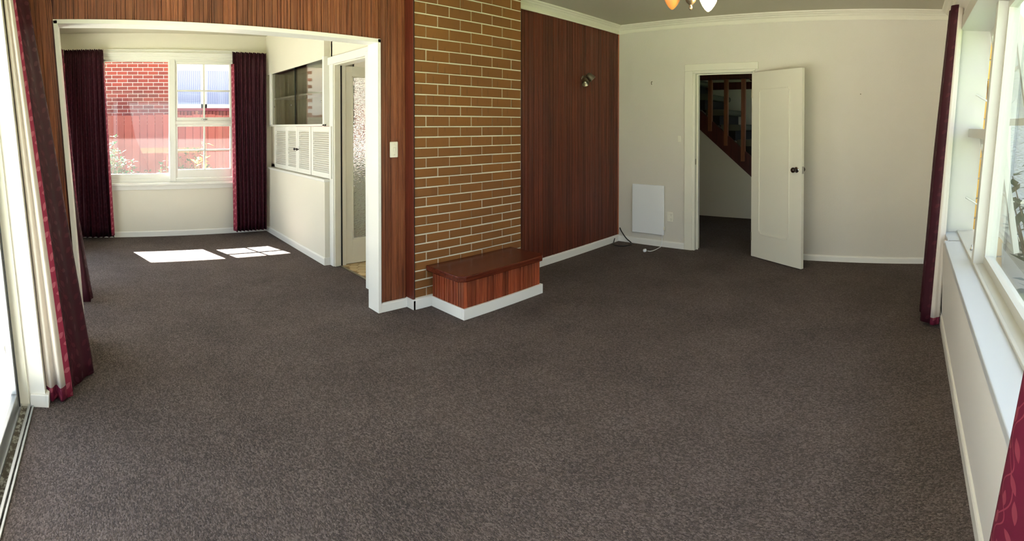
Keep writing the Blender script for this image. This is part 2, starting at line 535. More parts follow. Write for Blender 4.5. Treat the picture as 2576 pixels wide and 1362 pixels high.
def knob(parent, base, axis, name='knob', mt=None, r=.026):
    mb = MB().lathe([(0, 0), (.028, 0), (.028, .006), (.011, .010), (.010, .028), (.018, .034), (r, .046), (r, .060), (r * .75, .070), (0, .073)], base, 24, axis)
    k = mb.build(name, mt or M['knob'], parent, smooth=True, label='dark brown round door knob')
    MB().lathe([(0, -.001), (.029, -.001), (.030, .005), (.024, .008), (.013, .0095), (0, .0096)], base, 24, axis).build('rose', M['chrome'], k, smooth=True)
ka = L - .065
knob(door1, dl(ka, 0, .975), (nrm.x, nrm.y, 0))
knob(door1, dl(ka, -.036, .975), (-nrm.x, -nrm.y, 0))
mb = MB(); dbox(mb, L - .001, L + .0015, -.030, -.006, .94, 1.01)
mb.build('latch_plate', M['chrome'], door1)
for z in (.22, 1.75):
    MB().tube([(hx, hy, z - .045), (hx, hy, z + .045)], .007, 10).build('hinge', M['brass'], door1)

# ------------------------------------------------------------------ wood wall right of the chimney (boards one by one)
YW2 = 3.36
S('wall_panelled', B(3.30, XF, YW2 + .012, YW2 + .14, 0, CEIL), M['rimu_plain'])
def profile_board(x0, x1, z0, z1, yf, name, m, parent, deep, axis='x', flip=False, seed=None):
    """a vertical moulded board: random flats, reeds and grooves"""
    rnd = random.Random(seed)
    pts = [(x0 + .0012, yf + deep * 1.4)]
    x = x0 + .0015
    while x < x1 - .006:
        w = rnd.choice((.007, .010, .018, .024)) ; w = min(w, x1 - .0015 - x)
        dp = rnd.choice((0, 0, deep * .35, deep * .6, deep))
        pts += [(x, yf + dp), (x + w, yf + dp)]
        x += w
        if rnd.random() < .5 and x < x1 - .012:
            g = rnd.choice((.003, .004, .006))
            pts += [(x + .0008, yf + deep * 1.1), (x + g, yf + deep * 1.1)]; x += g + .0008
    pts += [(x1 - .0012, yf + deep * 1.4)]
    full = pts + [(x1 - .0012, yf + .02), (x0 + .0012, yf + .02)]
    mb = MB()
    n = len(full)
    if axis == 'x':
        P = lambda p, h: (p[0], p[1], h)
    else:
        P = lambda p, h: (p[1], p[0], h)
    mb.v = [P(p, z0) for p in full] + [P(p, z1) for p in full]
    mb.f = [(k, (k + 1) % n, n + (k + 1) % n, n + k) for k in range(n)]
    return mb.build(name, m, parent)
wp = bpy.data.objects['wall_panelled']
xs = [3.42]
while xs[-1] < XF - .10: xs.append(xs[-1] + random.choice((.072, .085, .085, .095)))
xs[-1] = XF - .002
for a, b in zip(xs, xs[1:]):
    profile_board(a, b, .075, 2.53, YW2, 'panel_board', M['rimu2'], wp, .0035, seed=random.random())
S('corner_bead', MB().tube([(XF - .004, YW2 + .004, .07), (XF - .004, YW2 + .004, 2.53)], .011, 8), wood('corner bead timber', 'a3542f', '7d3a1e', 'b5673c', .4, .02), wp)
S('baseboard_panelled', MB().prism([(YW2 + .002, 0), (YW2 - .016, 0), (YW2 - .016, .064), (YW2 - .010, .076), (YW2 + .002, .078)], 3.28, XF, 'x'), M['gloss'])

# ------------------------------------------------------------------ cornice
def cornice_prof(sgn, face):
    # (distance from wall, z)
    p = [(0, 2.505), (.010, 2.505), (.014, 2.515), (.014, 2.545), (.030, 2.556), (.034, 2.565), (.050, 2.572), (.055, 2.580), (.075, 2.588), (.080, 2.60), (0, 2.60)]
    return [(face + sgn * a, z) for a, z in p]
S('trim_cornice_back', MB().prism(cornice_prof(-1, YW2), 3.42, XF, 'x'), M['dgloss'])
S('trim_cornice_far', MB().prism(cornice_prof(-1, XF), -0.42, YW2, 'y'), M['dgloss'])
mb = MB().prism([(-.257 + .0, 2.505), (-.247, 2.515), (-.247, 2.545), (-.227, 2.556), (-.207, 2.572), (-.182, 2.588), (-.177, 2.60), (-.257, 2.60)], 0.0, XF, 'x')
mb.warp(lambda x, y, z: (x, y - .165, z))
S('trim_cornice_window', mb, M['dgloss'])

# ------------------------------------------------------------------ chimney breast: mortar core and bricks
YB = 3.218
ch = S('wall_chimney', B(2.236, 3.424, YB + .006, 3.50, 0, CEIL), M['mortar'])
ZC = [2.60, 2.525, 2.435, 2.348, 2.259, 2.168, 2.077, 1.987, 1.897, 1.809, 1.724, 1.638, 1.556, 1.475, 1.391, 1.311, 1.228, 1.152, 1.072, .998, .923, .848, .775, .703, .632, .562, .491, .423, .356, .286, .215, .150, .080]
JA = [2.234, 2.353, 2.585, 2.820, 3.060, 3.297, 3.424]
JB = [2.234, 2.468, 2.702, 2.940, 3.184, 3.424]
_bc = {}
def brick_mesh(w, h, dep, c, name, m, jitter=0.0):
    key = (round(w, 3), round(h, 3), dep, name)
    if key in _bc: return _bc[key]
    mb = MB()
    y0, y1 = 0, dep
    a, b = w / 2, h / 2
    mb.v = [(-a, y1, -b), (a, y1, -b), (a, y1, b), (-a, y1, b),
            (-a, y0 + c, -b), (a, y0 + c, -b), (a, y0 + c, b), (-a, y0 + c, b),
            (-a + c, y0, -b + c), (a - c, y0, -b + c), (a - c, y0, b - c), (-a + c, y0, b - c)]
    mb.f = [(8, 9, 10, 11), (4, 5, 9, 8), (5, 6, 10, 9), (6, 7, 11, 10), (7, 4, 8, 11), (0, 1, 5, 4), (1, 2, 6, 5), (2, 3, 7, 6), (3, 0, 4, 7)]
    _bc[key] = mb.mesh(name, m)
    return _bc[key]
for r in range(len(ZC) - 1):
    z1, z0 = ZC[r], ZC[r + 1]
    J = JA if r % 2 == 1 else JB
    for a, b in zip(J, J[1:]):
        w, h = b - a - .007, z1 - z0 - .010
        if w < .03 or h < .02: continue
        me = brick_mesh(w, h, .03, .004, 'brick', M['brick'])
        link('brick', me, ch, loc=((a + b) / 2 + random.uniform(-.0015, .0015), YB + random.uniform(-.0025, .0015), (z0 + z1) / 2 + random.uniform(-.001, .001)))
S('baseboard_chimney', MB().prism([(YB + .004, 0), (YB - .014, 0), (YB - .014, .068), (YB - .009, .078), (YB + .004, .080)], 2.220, 2.42, 'x')
  .prism([(2.236, 0), (2.219, 0), (2.219, .068), (2.224, .078), (2.236, .080)], YB - .014, 3.31, 'y'), M['gloss'])
# plain board on the chimney return
S('return_board', B(2.219, 2.236, YB - .004, 3.312, .078, CEIL), M['rimu_plain'], ch)
S('dark_edge_bead', B(2.231, 2.237, YB - .006, YB + .004, .078, CEIL), M['dark'], ch)
S('side_socket', B(3.424, 3.432, YB + .02, YB + .085, .36, .46), M['plastic'], ch, label='small cream wall plate on the chimney side', bevel=.002)

# ------------------------------------------------------------------ reeded wall round the opening
YW = 3.310
def xo_l(z): return -0.155 - 0.078 * z        # outer edge of the leaning left jamb
def zo(x): return 2.096 - (x + .316) * 0.022  # top edge of the head casing
wb = S('wall_back', MB().hexa([(-.75, YW + .014, zo(-.75)), (2.232, YW + .014, zo(2.23)), (2.232, 3.43, zo(2.23)), (-.75, 3.43, zo(-.75)), (-.75, YW + .014, CEIL), (2.232, YW + .014, CEIL), (2.232, 3.43, CEIL), (-.75, 3.43, CEIL)])
       .box(1.985, 2.232, YW + .014, 3.43, 0, 2.06)
       .hexa([(-.62, YW + .014, 0), (xo_l(0), YW + .014, 0), (xo_l(0), 3.43, 0), (-.62, 3.43, 0), (-.75, YW + .014, 2.10), (xo_l(2.1), YW + .014, 2.10), (xo_l(2.1), 3.43, 2.10), (-.75, 3.43, 2.10)]), M['rimu_plain'])
x = -.72
while x < 2.21:
    w = random.choice((.088, .095, .105))
    x2 = min(x + w, 2.219)
    if 2.219 - x2 < .04: x2 = 2.219
    if x2 <= xo_l(2.09):
        z0 = .0
    elif x >= 1.984: z0 = .070
    else: z0 = zo((x + x2) / 2) - .004
    if x < 1.984 < x2: x2 = 1.986
    if x < xo_l(2.09) < x2: x2 = xo_l(2.09)
    o = profile_board(x, x2, z0, CEIL, YW, 'panel_board', M['rimu'], wb, .009, seed=random.random())
    if x2 <= xo_l(2.09) + .001:     # these follow the lean of the jamb
        for v in o.data.vertices: v.co.x += .078 * (2.09 - v.co.z)
    x = x2
S('baseboard_back_right', MB().prism([(YW + .004, 0), (YW - .014, 0), (YW - .014, .056), (YW - .009, .065), (YW + .004, .068)], 1.986, 2.222, 'x'), M['gloss'])
# jamb lining of the opening
cs = bpy.data.objects.new('trim_opening', None); COL.objects.link(cs); cs.location = (2, 3.37, 0); cs['kind'] = 'structure'
B(1.960, 1.986, 3.292, 3.445, 0, 2.045).build('lining_right', M['gloss'], cs, bevel=.002)
mb = MB().hexa([(xo_l(0), 3.292, 0), (xo_l(0) + .028, 3.292, 0), (xo_l(0) + .028, 3.445, 0), (xo_l(0), 3.445, 0), (xo_l(2.09), 3.292, 2.09), (xo_l(2.09) + .028, 3.292, 2.09), (xo_l(2.09) + .028, 3.445, 2.09), (xo_l(2.09), 3.445, 2.09)])
mb.build('lining_left', M['gloss'], cs, bevel=.002)
MB().hexa([(-.318, 3.292, zo(-.318) - .028), (1.986, 3.292, zo(1.986) - .028), (1.986, 3.445, zo(1.986) - .028), (-.318, 3.445, zo(-.318) - .028),
           (-.318, 3.292, zo(-.318)), (1.986, 3.292, zo(1.986)), (1.986, 3.445, zo(1.986)), (-.318, 3.445, zo(-.318))]).build('lining_head', M['gloss'], cs, bevel=.002)

# light switch on the reeded panel
sw = thing('light_switch', 'cream two gang light switch plate on the reeded timber panel beside the brick', 'light switch', (2.104, 3.30, 1.22))
B(2.068, 2.140, 3.294, 3.306, 1.159, 1.279).build('plate', M['plastic'], sw, bevel=.006)
B(2.094, 2.114, 3.288, 3.296, 1.205, 1.235).build('rocker', M['plastic'], sw, bevel=.003)
for z in (1.178, 1.26): MB().lathe([(0, 0), (.006, 0), (.006, .003), (0, .004)], (2.104, 3.2945, z), 12, (0, -1, 0)).build('screw_cap', M['plastic'], sw, smooth=True)

# ------------------------------------------------------------------ hearth box
hb = thing('hearth_box', 'low red timber box seat with reeded sides and polished lid in front of the brick', 'box', (2.8, 3.0, 0))
B(2.415, 3.225, 2.845, 3.205, 0, .275).build('carcass', M['rimu_plain'], hb)
mb = MB().prism([(2.342, 3.214), (2.342, 2.832), (2.392, 2.788), (3.225, 2.788), (3.278, 2.832), (3.278, 3.214)], .278, .322, 'z')
mb.build('lid', M['rimu_lid'], hb, bevel=.006, label='smooth dark red timber lid with clipped front corners')
x = 2.402
while x < 3.236:
    x2 = min(x + random.choice((.045, .06, .075)), 3.24)
    if 3.24 - x2 < .02: x2 = 3.24
    profile_board(x, x2, .07, .279, 2.828, 'slat', M['rimu_box'], hb, .009, seed=random.random())
    x = x2
    if x >= 3.239: break
y = 2.832
while y < 3.20:
    y2 = min(y + random.choice((.05, .065)), 3.204)
    if 3.204 - y2 < .02: y2 = 3.204
    profile_board(y, y2, .07, .279, 2.400, 'slat', M['rimu_box'], hb, .008, axis='y', seed=random.random())
    o = profile_board(y, y2, .07, .279, 3.222, 'slat', M['rimu_box'], hb, .008, axis='y', seed=random.random())
    y = y2
    if y >= 3.203: break
mb = MB()
mb.box(2.386, 3.256, 2.808, 2.829, 0, .078); mb.box(2.386, 2.402, 2.829, 3.20, 0, .078); mb.box(3.240, 3.256, 2.829, 3.20, 0, .078)
mb.build('plinth', M['gloss'], hb, bevel=.003, label='white painted plinth board')

# ------------------------------------------------------------------ wall spotlight
sp = thing('wall_spotlight', 'small twin headed metal spotlight on the flat timber boards', 'wall light', (4.57, 3.34, 1.91))
MB().lathe([(0, 0), (.035, 0), (.035, .012), (.012, .018), (0, .018)], (4.57, YW2 + .002, 1.915), 20, (0, -1, 0)).build('wall_plate', M['brass'], sp, smooth=True)
for (o, ax) in (((4.535, 3.31, 1.890), (-.35, -.55, -.75)), ((4.625, 3.31, 1.945), (.45, -.55, -.7))):
    MB().tube([(4.57, YW2 - .01, 1.915), (o[0], o[1] + .01, o[2] + .02)], .006, 8).build('arm', M['brass'], sp)
    MB().lathe([(0, -.035), (.018, -.033), (.030, -.018), (.036, .01), (.040, .05), (.042, .054), (.038, .052), (.030, .02), (0, .0)], o, 20, ax).build('head', M['brass'], sp, smooth=True)

# ------------------------------------------------------------------ things on the far wall
ph = thing('panel_heater', 'flat white electric panel heater low on the cream wall near the corner', 'heater', (5.28, 2.92, .13))
B(5.268, 5.286, 2.712, 3.138, .140, .712).build('panel', M['white'], ph, bevel=.004)
B(5.286, 5.309, 2.80, 3.05, .25, .60).build('bracket', M['white'], ph)
B(5.262, 5.284, 2.700, 2.713, .20, .235).build('switch', M['plastic'], ph, bevel=.002)
pts = [(5.285, 2.74, .14), (5.275, 2.735, .07), (5.25, 2.735, .016), (5.18, 2.735, .008), (5.08, 2.735, .006), (5.02, 2.75, .006), (4.995, 2.775, .012)]
def smooth_path(p, k=6):
    p = [Vector(q) for q in p]; out = []
    for i in range(len(p) - 1):
        a, b, c, d_ = p[max(i - 1, 0)], p[i], p[i + 1], p[min(i + 2, len(p) - 1)]
        for j in range(k):
            s = j / k
            out.append(.5 * ((2 * b) + (c - a) * s + (2 * a - 5 * b + 4 * c - d_) * s * s + (3 * b - a - 3 * c + d_) * s ** 3))
    return out + [p[-1]]
MB().tube(smooth_path(pts), .0035, 8).build('power_cord', M['white'], ph, smooth=True)
pl = MB().lathe([(0, 0), (.018, 0), (.021, .006), (.021, .022), (.012, .030), (0, .030)], (4.985, 2.80, .004), 16, (-.2, .1, 1)).build('plug', M['white'], ph, smooth=True)
for k in (-1, 0, 1):
    B(4.983 + .008 * k, 4.985 + .008 * k, 2.796 + .004 * abs(k), 2.802 + .004 * abs(k), .034, .046).build('pin', M['brass'], pl)

po = thing('power_outlet', 'white double power outlet on the wall right of the panel heater', 'outlet', (5.30, 2.64, .36))
B(5.298, 5.3095, 2.602, 2.685, .298, .412).build('plate', M['plastic'], po, bevel=.004)
for z in (.325, .378):
    B(5.2955, 5.299, 2.660, 2.672, z - .006, z + .006).build('rocker', M['plastic'], po, bevel=.001)
    for (dy, dz) in ((-.004, .006), (-.02, .006), (-.012, -.008)):
        B(5.2972, 5.2985, 2.642 + dy, 2.644 + dy, z + dz - .005, z + dz + .005).build('slot', M['dark'], po)
s2 = thing('wall_switch', 'pale round edged light switch left of the hall door frame', 'light switch', (5.30, 2.53, 1.25))
B(5.300, 5.3095, 2.508, 2.552, 1.215, 1.29).build('plate', M['plastic'], s2, bevel=.006)
B(5.296, 5.301, 2.526, 2.534, 1.245, 1.262).build('rocker', M['plastic'], s2, bevel=.002)
hk = MB().tube(smooth_path([(5.309, 2.891, 1.915), (5.290, 2.891, 1.912), (5.283, 2.891, 1.90), (5.288, 2.891, 1.885), (5.298, 2.891, 1.885)], 4), .004, 8).build('picture_hook', M['brass'], smooth=True,
    label='tiny bronze picture hook alone on the upper cream wall', cat='hook')
nb = MB().lathe([(0, 0), (.006, 0), (.004, .004), (0, .005)], (5.3095, .49, 1.74), 10, (-1, 0, 0)).build('nail_head', M['brass'], smooth=True, label='small nail head high on the bare cream wall right of the door', cat='nail')
cb = MB().tube(smooth_path([(5.305, 3.335, .16), (5.29, 3.30, .12), (5.27, 3.22, .05), (5.25, 3.14, .012), (5.18, 3.10, .008), (5.07, 3.13, .008), (5.04, 3.20, .008), (5.08, 3.29, .008), (5.15, 3.325, .010), (5.19, 3.335, .05)], 6), .006, 8).build('black_cable', M['black'], smooth=True,
    label='loose black cable looping out of the room corner onto the carpet', cat='cable')

# ------------------------------------------------------------------ hall and staircase
S('wall_hall_stair', B(7.44, 7.52, .2, 4.55, 0, 2.2), M['wall'])
bpy.data.objects.remove(bpy.data.objects['wall_hall_stair'])
def zs(y): return .652 + (y - 2.337) * .8274       # underside line of the stringer
S('trim_understair', MB().prism([(1.56, 0), (4.3, 0), (4.3, zs(4.3) + .06), (1.56, .066)], 7.44, 7.46, 'x'), M['wall'])
S('wall_hall_back', B(8.65, 8.75, .2, 4.6, 0, 2.9), M['wall'])
S('wall_hall_left', B(5.43, 9.3, 4.5, 4.6, 0, 2.9), M['wall'])
S('wall_hall_right', B(5.43, 7.7, .2, .3, 0, 2.9).box(8.4, 9.3, .2, .3, 0, 2.9).box(7.7, 8.4, .2, .3, 0, 1.2).box(7.7, 8.4, .2, .3, 2.4, 2.9), M['wall'])
S('window_hall_added', B(7.7, 8.4, .24, .246, 1.2, 2.4), M['glass'])  # unseen window and opening, added to bring daylight into the stairwell
st = thing('staircase', 'dark red timber staircase with square balusters and carpeted open treads behind the hall door', 'staircase', (7.6, 2.9, 0))
w_ = .30
MB().prism([(1.55, zs(1.55)), (4.3, zs(4.3)), (4.3, zs(4.3) + w_), (1.55, zs(1.55) + w_)], 7.39, 7.438, 'x').build('stringer', M['stair'], st)
MB().prism([(1.55, zs(1.55)), (4.3, zs(4.3)), (4.3, zs(4.3) + w_), (1.55, zs(1.55) + w_)], 8.45, 8.50, 'x').build('stringer', M['stair'], st)
for y in (3.0, 2.735, 2.455, 2.175, 3.28):
    top = 2.14
    B(7.375, 7.43, y - .032, y + .032, zs(y) + w_ - .18, top).build('baluster', M['baluster'], st, bevel=.003)
B(7.36, 7.45, 1.4, 4.4, 2.11, 2.24).build('header_beam', M['stair'], st)
B(8.2, 8.26, 1.4, 4.4, 2.02, 2.14).build('rear_beam', M['stair'], st)
MB().prism([(2.30, 2.13), (2.42, 2.13), (2.20, 1.95), (2.08, 1.95)], 7.50, 7.56, 'x').build('brace', M['stair'], st)
M['stair_carpet'] = paint('grey green stair carpet', '56574a', .95, .6, 300)
k0 = [(3.033, 1.855), (2.781, 1.612), (2.52, 1.378), (2.26, 1.145), (3.31, 2.106), (2.0, .91)]
for (yy, zz) in k0:
    mb = MB(); pts = []
    for k in range(9):
        th = -PI / 2 + PI * k / 8
        pts.append((yy + .048 - .048 * math.cos(th), zz + .048 * math.sin(th)))
    pts += [(yy + .32, zz + .048), (yy + .32, zz - .048)]
    MB().prism(pts, 7.46, 8.44, 'x').build('tread', M['stair_carpet'], st, smooth=False)
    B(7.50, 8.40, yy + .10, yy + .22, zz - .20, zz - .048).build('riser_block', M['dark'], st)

# ------------------------------------------------------------------ dining room shell
YD = 6.58
S('wall_dining_window', B(-.62, 0.0, YD, YD + .12, 0, CEIL).box(1.72, 2.30, YD, YD + .12, 0, CEIL).box(0.0, 1.72, YD, YD + .12, 0, .66).box(0, 1.72, YD, YD + .12, 2.27, CEIL), M['wall'])
S('wall_dining_left', B(-.70, -.58, 5.9, YD + .12, 0, CEIL).box(-.70, -.58, 3.43, 3.6, 0, CEIL).box(-.70, -.58, 3.6, 5.9, 0, .05).box(-.70, -.58, 3.6, 5.9, 2.25, CEIL), M['wall'])
S('baseboard_dining', MB().prism([(YD + .002, 0), (YD - .014, 0), (YD - .014, .06), (YD - .008, .068), (YD + .002, .07)], -.58, 2.17, 'x'), M['gloss'])
gl = S('window_dining_left', B(-.64, -.635, 3.6, 5.9, .05, 2.25), M['glass'])  # unseen side window, opening enlarged to let more daylight into the dining room
# dining window
wd = bpy.data.objects.new('window_1', None); COL.objects.link(wd); wd.location = (.86, YD, .66); wd['kind'] = 'structure'
fr = MB()
fr.box(-.04, 1.80, YD - .022, YD + .002, 2.30, 2.375)          # head architrave
fr.build('architrave', M['gloss'], wd, bevel=.004)
B(-.04, 1.80, YD - .012, YD + .03, 2.265, 2.302).box(-.02, 1.78, YD - .03, YD, 2.375, 2.392).build('head_mould', M['gloss'], wd, bevel=.003)
B(.06, 1.72, YD - .075, YD + .05, .660, .690).build('sill_board', M['gloss'], wd, bevel=.005)
B(.08, 1.74, YD - .022, YD, .600, .662).build('sill_apron', M['gloss'], wd, bevel=.003)
B(0, .03, YD + .01, YD + .10, .69, 2.27).build('frame_stile', M['gloss'], wd)
B(1.70, 1.73, YD + .01, YD + .10, .69, 2.27).build('frame_stile', M['gloss'], wd)
B(0, 1.72, YD + .01, YD + .10, .69, .735).build('frame_rail', M['gloss'], wd)
B(0, 1.72, YD + .01, YD + .10, 2.245, 2.275).build('frame_rail', M['gloss'], wd)
B(.858, .936, YD + .00, YD + .10, .69, 2.27).build('mullion', M['gloss'], wd, bevel=.003)
B(.936, 1.70, YD + .01, YD + .09, 1.435, 1.475).build('transom', M['gloss'], wd, bevel=.003)
# fixed left pane
B(.03, .858, YD + .05, YD + .056, .80, 2.245).build('pane', M['dusty'], wd)
B(.03, .858, YD + .035, YD + .075, .735, .80).build('frame_rail', M['gloss'], wd)
def sash(x0, x1, z0, z1, xm, zm, bot, name):
    s = MB()
    s.box(x0, x0 + .028, YD + .02, YD + .06, z0, z1); s.box(x1 - .028, x1, YD + .02, YD + .06, z0, z1)
    s.box(x0 + .028, x1 - .028, YD + .02, YD + .06, z1 - .03, z1); s.box(x0 + .028, x1 - .028, YD + .02, YD + .06, z0, z0 + bot)
    o = s.build(name, M['gloss'], wd, bevel=.003)
    B(xm - .011, xm + .011, YD + .028, YD + .052, z0 + bot, z1 - .03).build('muntin', M['gloss'], o)
    B(x0 + .028, x1 - .028, YD + .029, YD + .051, zm - .011, zm + .011).build('muntin', M['gloss'], o)
    for (a, b) in ((x0 + .028, xm - .011), (xm + .011, x1 - .028)):
        for (c, e) in ((z0 + bot, zm - .011), (zm + .011, z1 - .03)):
            B(a, b, YD + .038, YD + .042, c, e).build('pane', M['dusty'], o)
    return o
sash(.938, 1.70, 1.477, 2.245, 1.324, 1.868, .045, 'upper_sash')
sash(.938, 1.70, .737, 1.433, 1.324, 1.094, .11, 'lower_sash')
MB().tube([(1.28, YD + .012, 1.495), (1.36, YD + .012, 1.495)], .006, 8).tube([(1.32, YD + .012, 1.47), (1.32, YD - .012, 1.52)], .005, 8).build('latch', M['chrome'], wd, smooth=True)

# hatch wall between dining room and kitchen
XD = 2.17
hw = S('wall_hatch', B(XD, XD + .13, 4.705, YD, 0, .835)
       .box(XD, XD + .13, 4.705, YD, 2.075, CEIL)
       .box(2.24, 2.30, 4.615, YD, .835, .90)
       .box(2.24, 2.36, 3.30, 3.81, 0, CEIL).box(2.24, 2.36, 3.81, 4.69, 2.04, CEIL)
       .box(2.24, 2.30, 4.66, 4.72, 0, CEIL)
       .box(2.24, 2.36, 6.36, YD, .835, 2.1), M['wall'])
S('baseboard_hatch', MB().prism([(XD + .002, 0), (XD - .014, 0), (XD - .014, .062), (XD - .008, .072), (XD + .002, .074)], 4.70, YD, 'y').box(XD - .012, 2.238, 4.690, 4.706, 0, .074), M['gloss'])
S('trim_hatch_ledge', B(XD - .012, 2.30, 4.692, 6.50, .835, .862), M['gloss'], bevel=.004)
# louvred cupboard
M['louvre_back'] = mat('louvre shade backing', 'b9b2a1', .8)  # darkened so the gaps between slats carry painted shadow lines
lc = thing('louvred_cupboard', 'white serving hatch cupboard with louvred doors above the dining ledge', 'cupboard', (2.2, 5.5, .87))
def louvre_panel(y0, y1, name, door):
    x0 = 2.198 if door else 2.204
    s = MB(); fw = .045
    s.box(x0, x0 + .02, y0, y0 + fw, .872, 1.395); s.box(x0, x0 + .02, y1 - fw, y1, .872, 1.395)
    s.box(x0, x0 + .02, y0 + fw, y1 - fw, .872, .925); s.box(x0, x0 + .02, y0 + fw, y1 - fw, 1.345, 1.395)
    o = s.build(name, M['gloss'], lc, bevel=.002)
    z = .930; 
    while z < 1.34:
        mb = MB().prism([(x0 + .001, z), (x0 + .015, z + .010), (x0 + .015, z + .0145), (x0 + .001, z + .0045)], y0 + fw, y1 - fw, 'y')
        mb.build('slat', M['gloss'], o); z += .0225
    B(x0 + .018, x0 + .0195, y0 + fw, y1 - fw, .925, 1.345).build('backing', M['louvre_back'], o)
    return o
louvre_panel(5.88, 6.34, 'fixed_panel', False)
dA = louvre_panel(5.52, 5.87, 'door', True)
dB = louvre_panel(5.13, 5.515, 'door', True)
louvre_panel(4.63, 5.12, 'fixed_panel', False)
for (yy, p) in ((5.555, dA), (5.475, dB)):
    MB().lathe([(0, 0), (.007, 0), (.006, .012), (.014, .018), (.016, .026), (.008, .032), (0, .032)], (2.197, yy, 1.135), 14, (-1, 0, 0)).build('knob', M['knob'], p, smooth=True)
# glazed cabinet above
gc = thing('glass_cabinet', 'glass fronted wall cabinet with sliding panes and one shelf above the louvred cupboard', 'cabinet', (2.3, 5.5, 1.4))
B(XD - .006, XD + .02, 4.700, 6.42, 1.398, 1.420).build('bottom_rail', M['gloss'], gc, bevel=.003)
B(XD - .006, 2.25, 4.700, 4.742, 1.398, 2.10).build('end_stile', M['gloss'], gc, bevel=.003)
B(XD - .006, XD + .02, 6.36, 6.42, 1.40, 2.10).build('end_stile', M['gloss'], gc, bevel=.003)
M['cabin'] = paint('grey beige cabinet inside', 'd6d0bf', .6)
B(2.18, 2.52, 4.72, 6.40, 1.40, 1.415).build('cabinet_floor', M['cabin'], gc)
B(2.18, 2.52, 4.72, 6.40, 2.075, 2.09).build('cabinet_top', M['cabin'], gc)
B(2.50, 2.52, 4.72, 6.40, 1.40, 2.09).build('back_panel', M['cabin'], gc)
B(2.20, 2.52, 4.72, 4.735, 1.40, 2.09).build('side_panel', M['cabin'], gc)
B(2.20, 2.52, 6.385, 6.40, 1.40, 2.09).build('side_panel', M['cabin'], gc)
B(2.215, 2.50, 4.74, 6.38, 1.745, 1.763).build('shelf', M['gloss'], gc)
for yy in (5.32, 5.90): B(2.485, 2.50, yy, yy + .03, 1.415, 2.075).build('back_batten', M['dgloss'], gc)
p1 = B(2.190, 2.194, 5.50, 6.36, 1.418, 2.075).build('sliding_pane', M['cabglass'], gc)
p2 = B(2.180, 2.184, 4.742, 5.54, 1.418, 2.075).build('sliding_pane', M['cabglass'], gc)
B(2.178, 2.186, 5.533, 5.541, 1.418, 2.075).build('pane_edge', mat('green glass edge', '22393a', .1), p2)
for (yy, p, xx) in ((6.30, p1, 2.19), (5.70, p1, 2.19), (4.80, p2, 2.18)):
    MB().lathe([(0, 0), (.012, 0), (.012, .003), (.006, .002), (0, .001)], (xx, yy, 1.65), 14, (-1, 0, 0)).build('finger_pull', M['chrome'], p, smooth=True)
# kitchen door casing
kc = bpy.data.objects.new('trim_kitchen_door_frame', None); COL.objects.link(kc); kc.location = (2.24, 4.2, 0); kc['kind'] = 'structure'
B(2.222, 2.242, 4.615, 4.70, 0, 2.04).build('casing', M['gloss'], kc, bevel=.003)
B(2.175, 2.242, 3.800, 3.872, 0, 2.04).build('casing', M['gloss'], kc, bevel=.003)
MB().box(2.205, 2.242, 3.800, 4.70, 2.01, 2.085).build('casing', M['gloss'], kc, bevel=.003)
B(2.235, 2.36, 4.60, 4.62, 0, 2.02).box(2.235, 2.36, 3.86, 3.88, 0, 2.02).box(2.235, 2.36, 3.87, 4.61, 2.0, 2.03).build('jamb', M['dgloss'], kc, bevel=.002)
B(2.30, 2.315, 4.595, 4.605, 0, 2.0).build('door_stop', M['dark'], kc)
# kitchen door leaf
door2 = bpy.data.objects.new('door_2', None); COL.objects.link(door2); door2.location = (2.325, 4.63, 0); door2['kind'] = 'structure'
door2['label'] = 'open cream kitchen door with one tall rippled glass panel'
B(2.325, 2.440, 4.612, 4.648, .01, 2.0).box(2.97, 3.08, 4.612, 4.648, .01, 2.0).box(2.44, 2.97, 4.612, 4.648, 1.90, 2.0).box(2.44, 2.97, 4.612, 4.648, .01, .25).build('leaf', M['dgloss'], door2, bevel=.002)
B(2.44, 2.97, 4.627, 4.633, .25, 1.90).build('glass_panel', M['obscure'], door2)
B(2.440, 2.449, 4.608, 4.627, .25, 1.90).box(2.44, 2.97, 4.608, 4.627, .25, .26).box(2.44, 2.97, 4.608, 4.627, 1.89, 1.90).build('glazing_bead', M['dgloss'], door2)
for z in (.25, 1.0, 1.80): MB().tube([(2.322, 4.618, z - .045), (2.322, 4.618, z + .045)], .008, 10).build('hinge', M['gloss'], door2)
# kitchen
S('wall_kitchen_far', B(5.31, 5.43, 3.45, 6.75, 0, CEIL), M['wall'])
S('wall_kitchen_window', B(2.30, 2.60, YD, YD + .12, 0, CEIL).box(4.6, 5.31, YD, YD + .12, 0, CEIL).box(2.60, 4.6, YD, YD + .12, 0, 1.0).box(2.6, 4.6, YD, YD + .12, 2.2, CEIL), M['wall'])
S('wall_kitchen_near', B(2.36, 5.31, 3.50, 3.60, 0, CEIL), M['wall'])
S('window_kitchen', B(2.60, 4.6, YD + .05, YD + .056, 1.0, 2.2), M['glass'])
kb = thing('kitchen_bench', 'pale green kitchen bench seen through the rippled glass', 'bench', (3.2, 5.5, 0))
B(2.60, 4.9, 5.95, 6.55, 0, .88).build('carcass', mat('pale green laminate', 'b9c4a2', .5), kb, bevel=.004)
B(2.58, 4.92, 5.92, 6.56, .88, .92).build('worktop', mat('grey white worktop', 'c9cbd2', .3), kb, bevel=.004)
tf = S('floor_kitchen', B(2.30, 5.31, 3.60, YD, -.1, .001), M['tilegap'])
R6 = .058
j = 0; y = 3.90
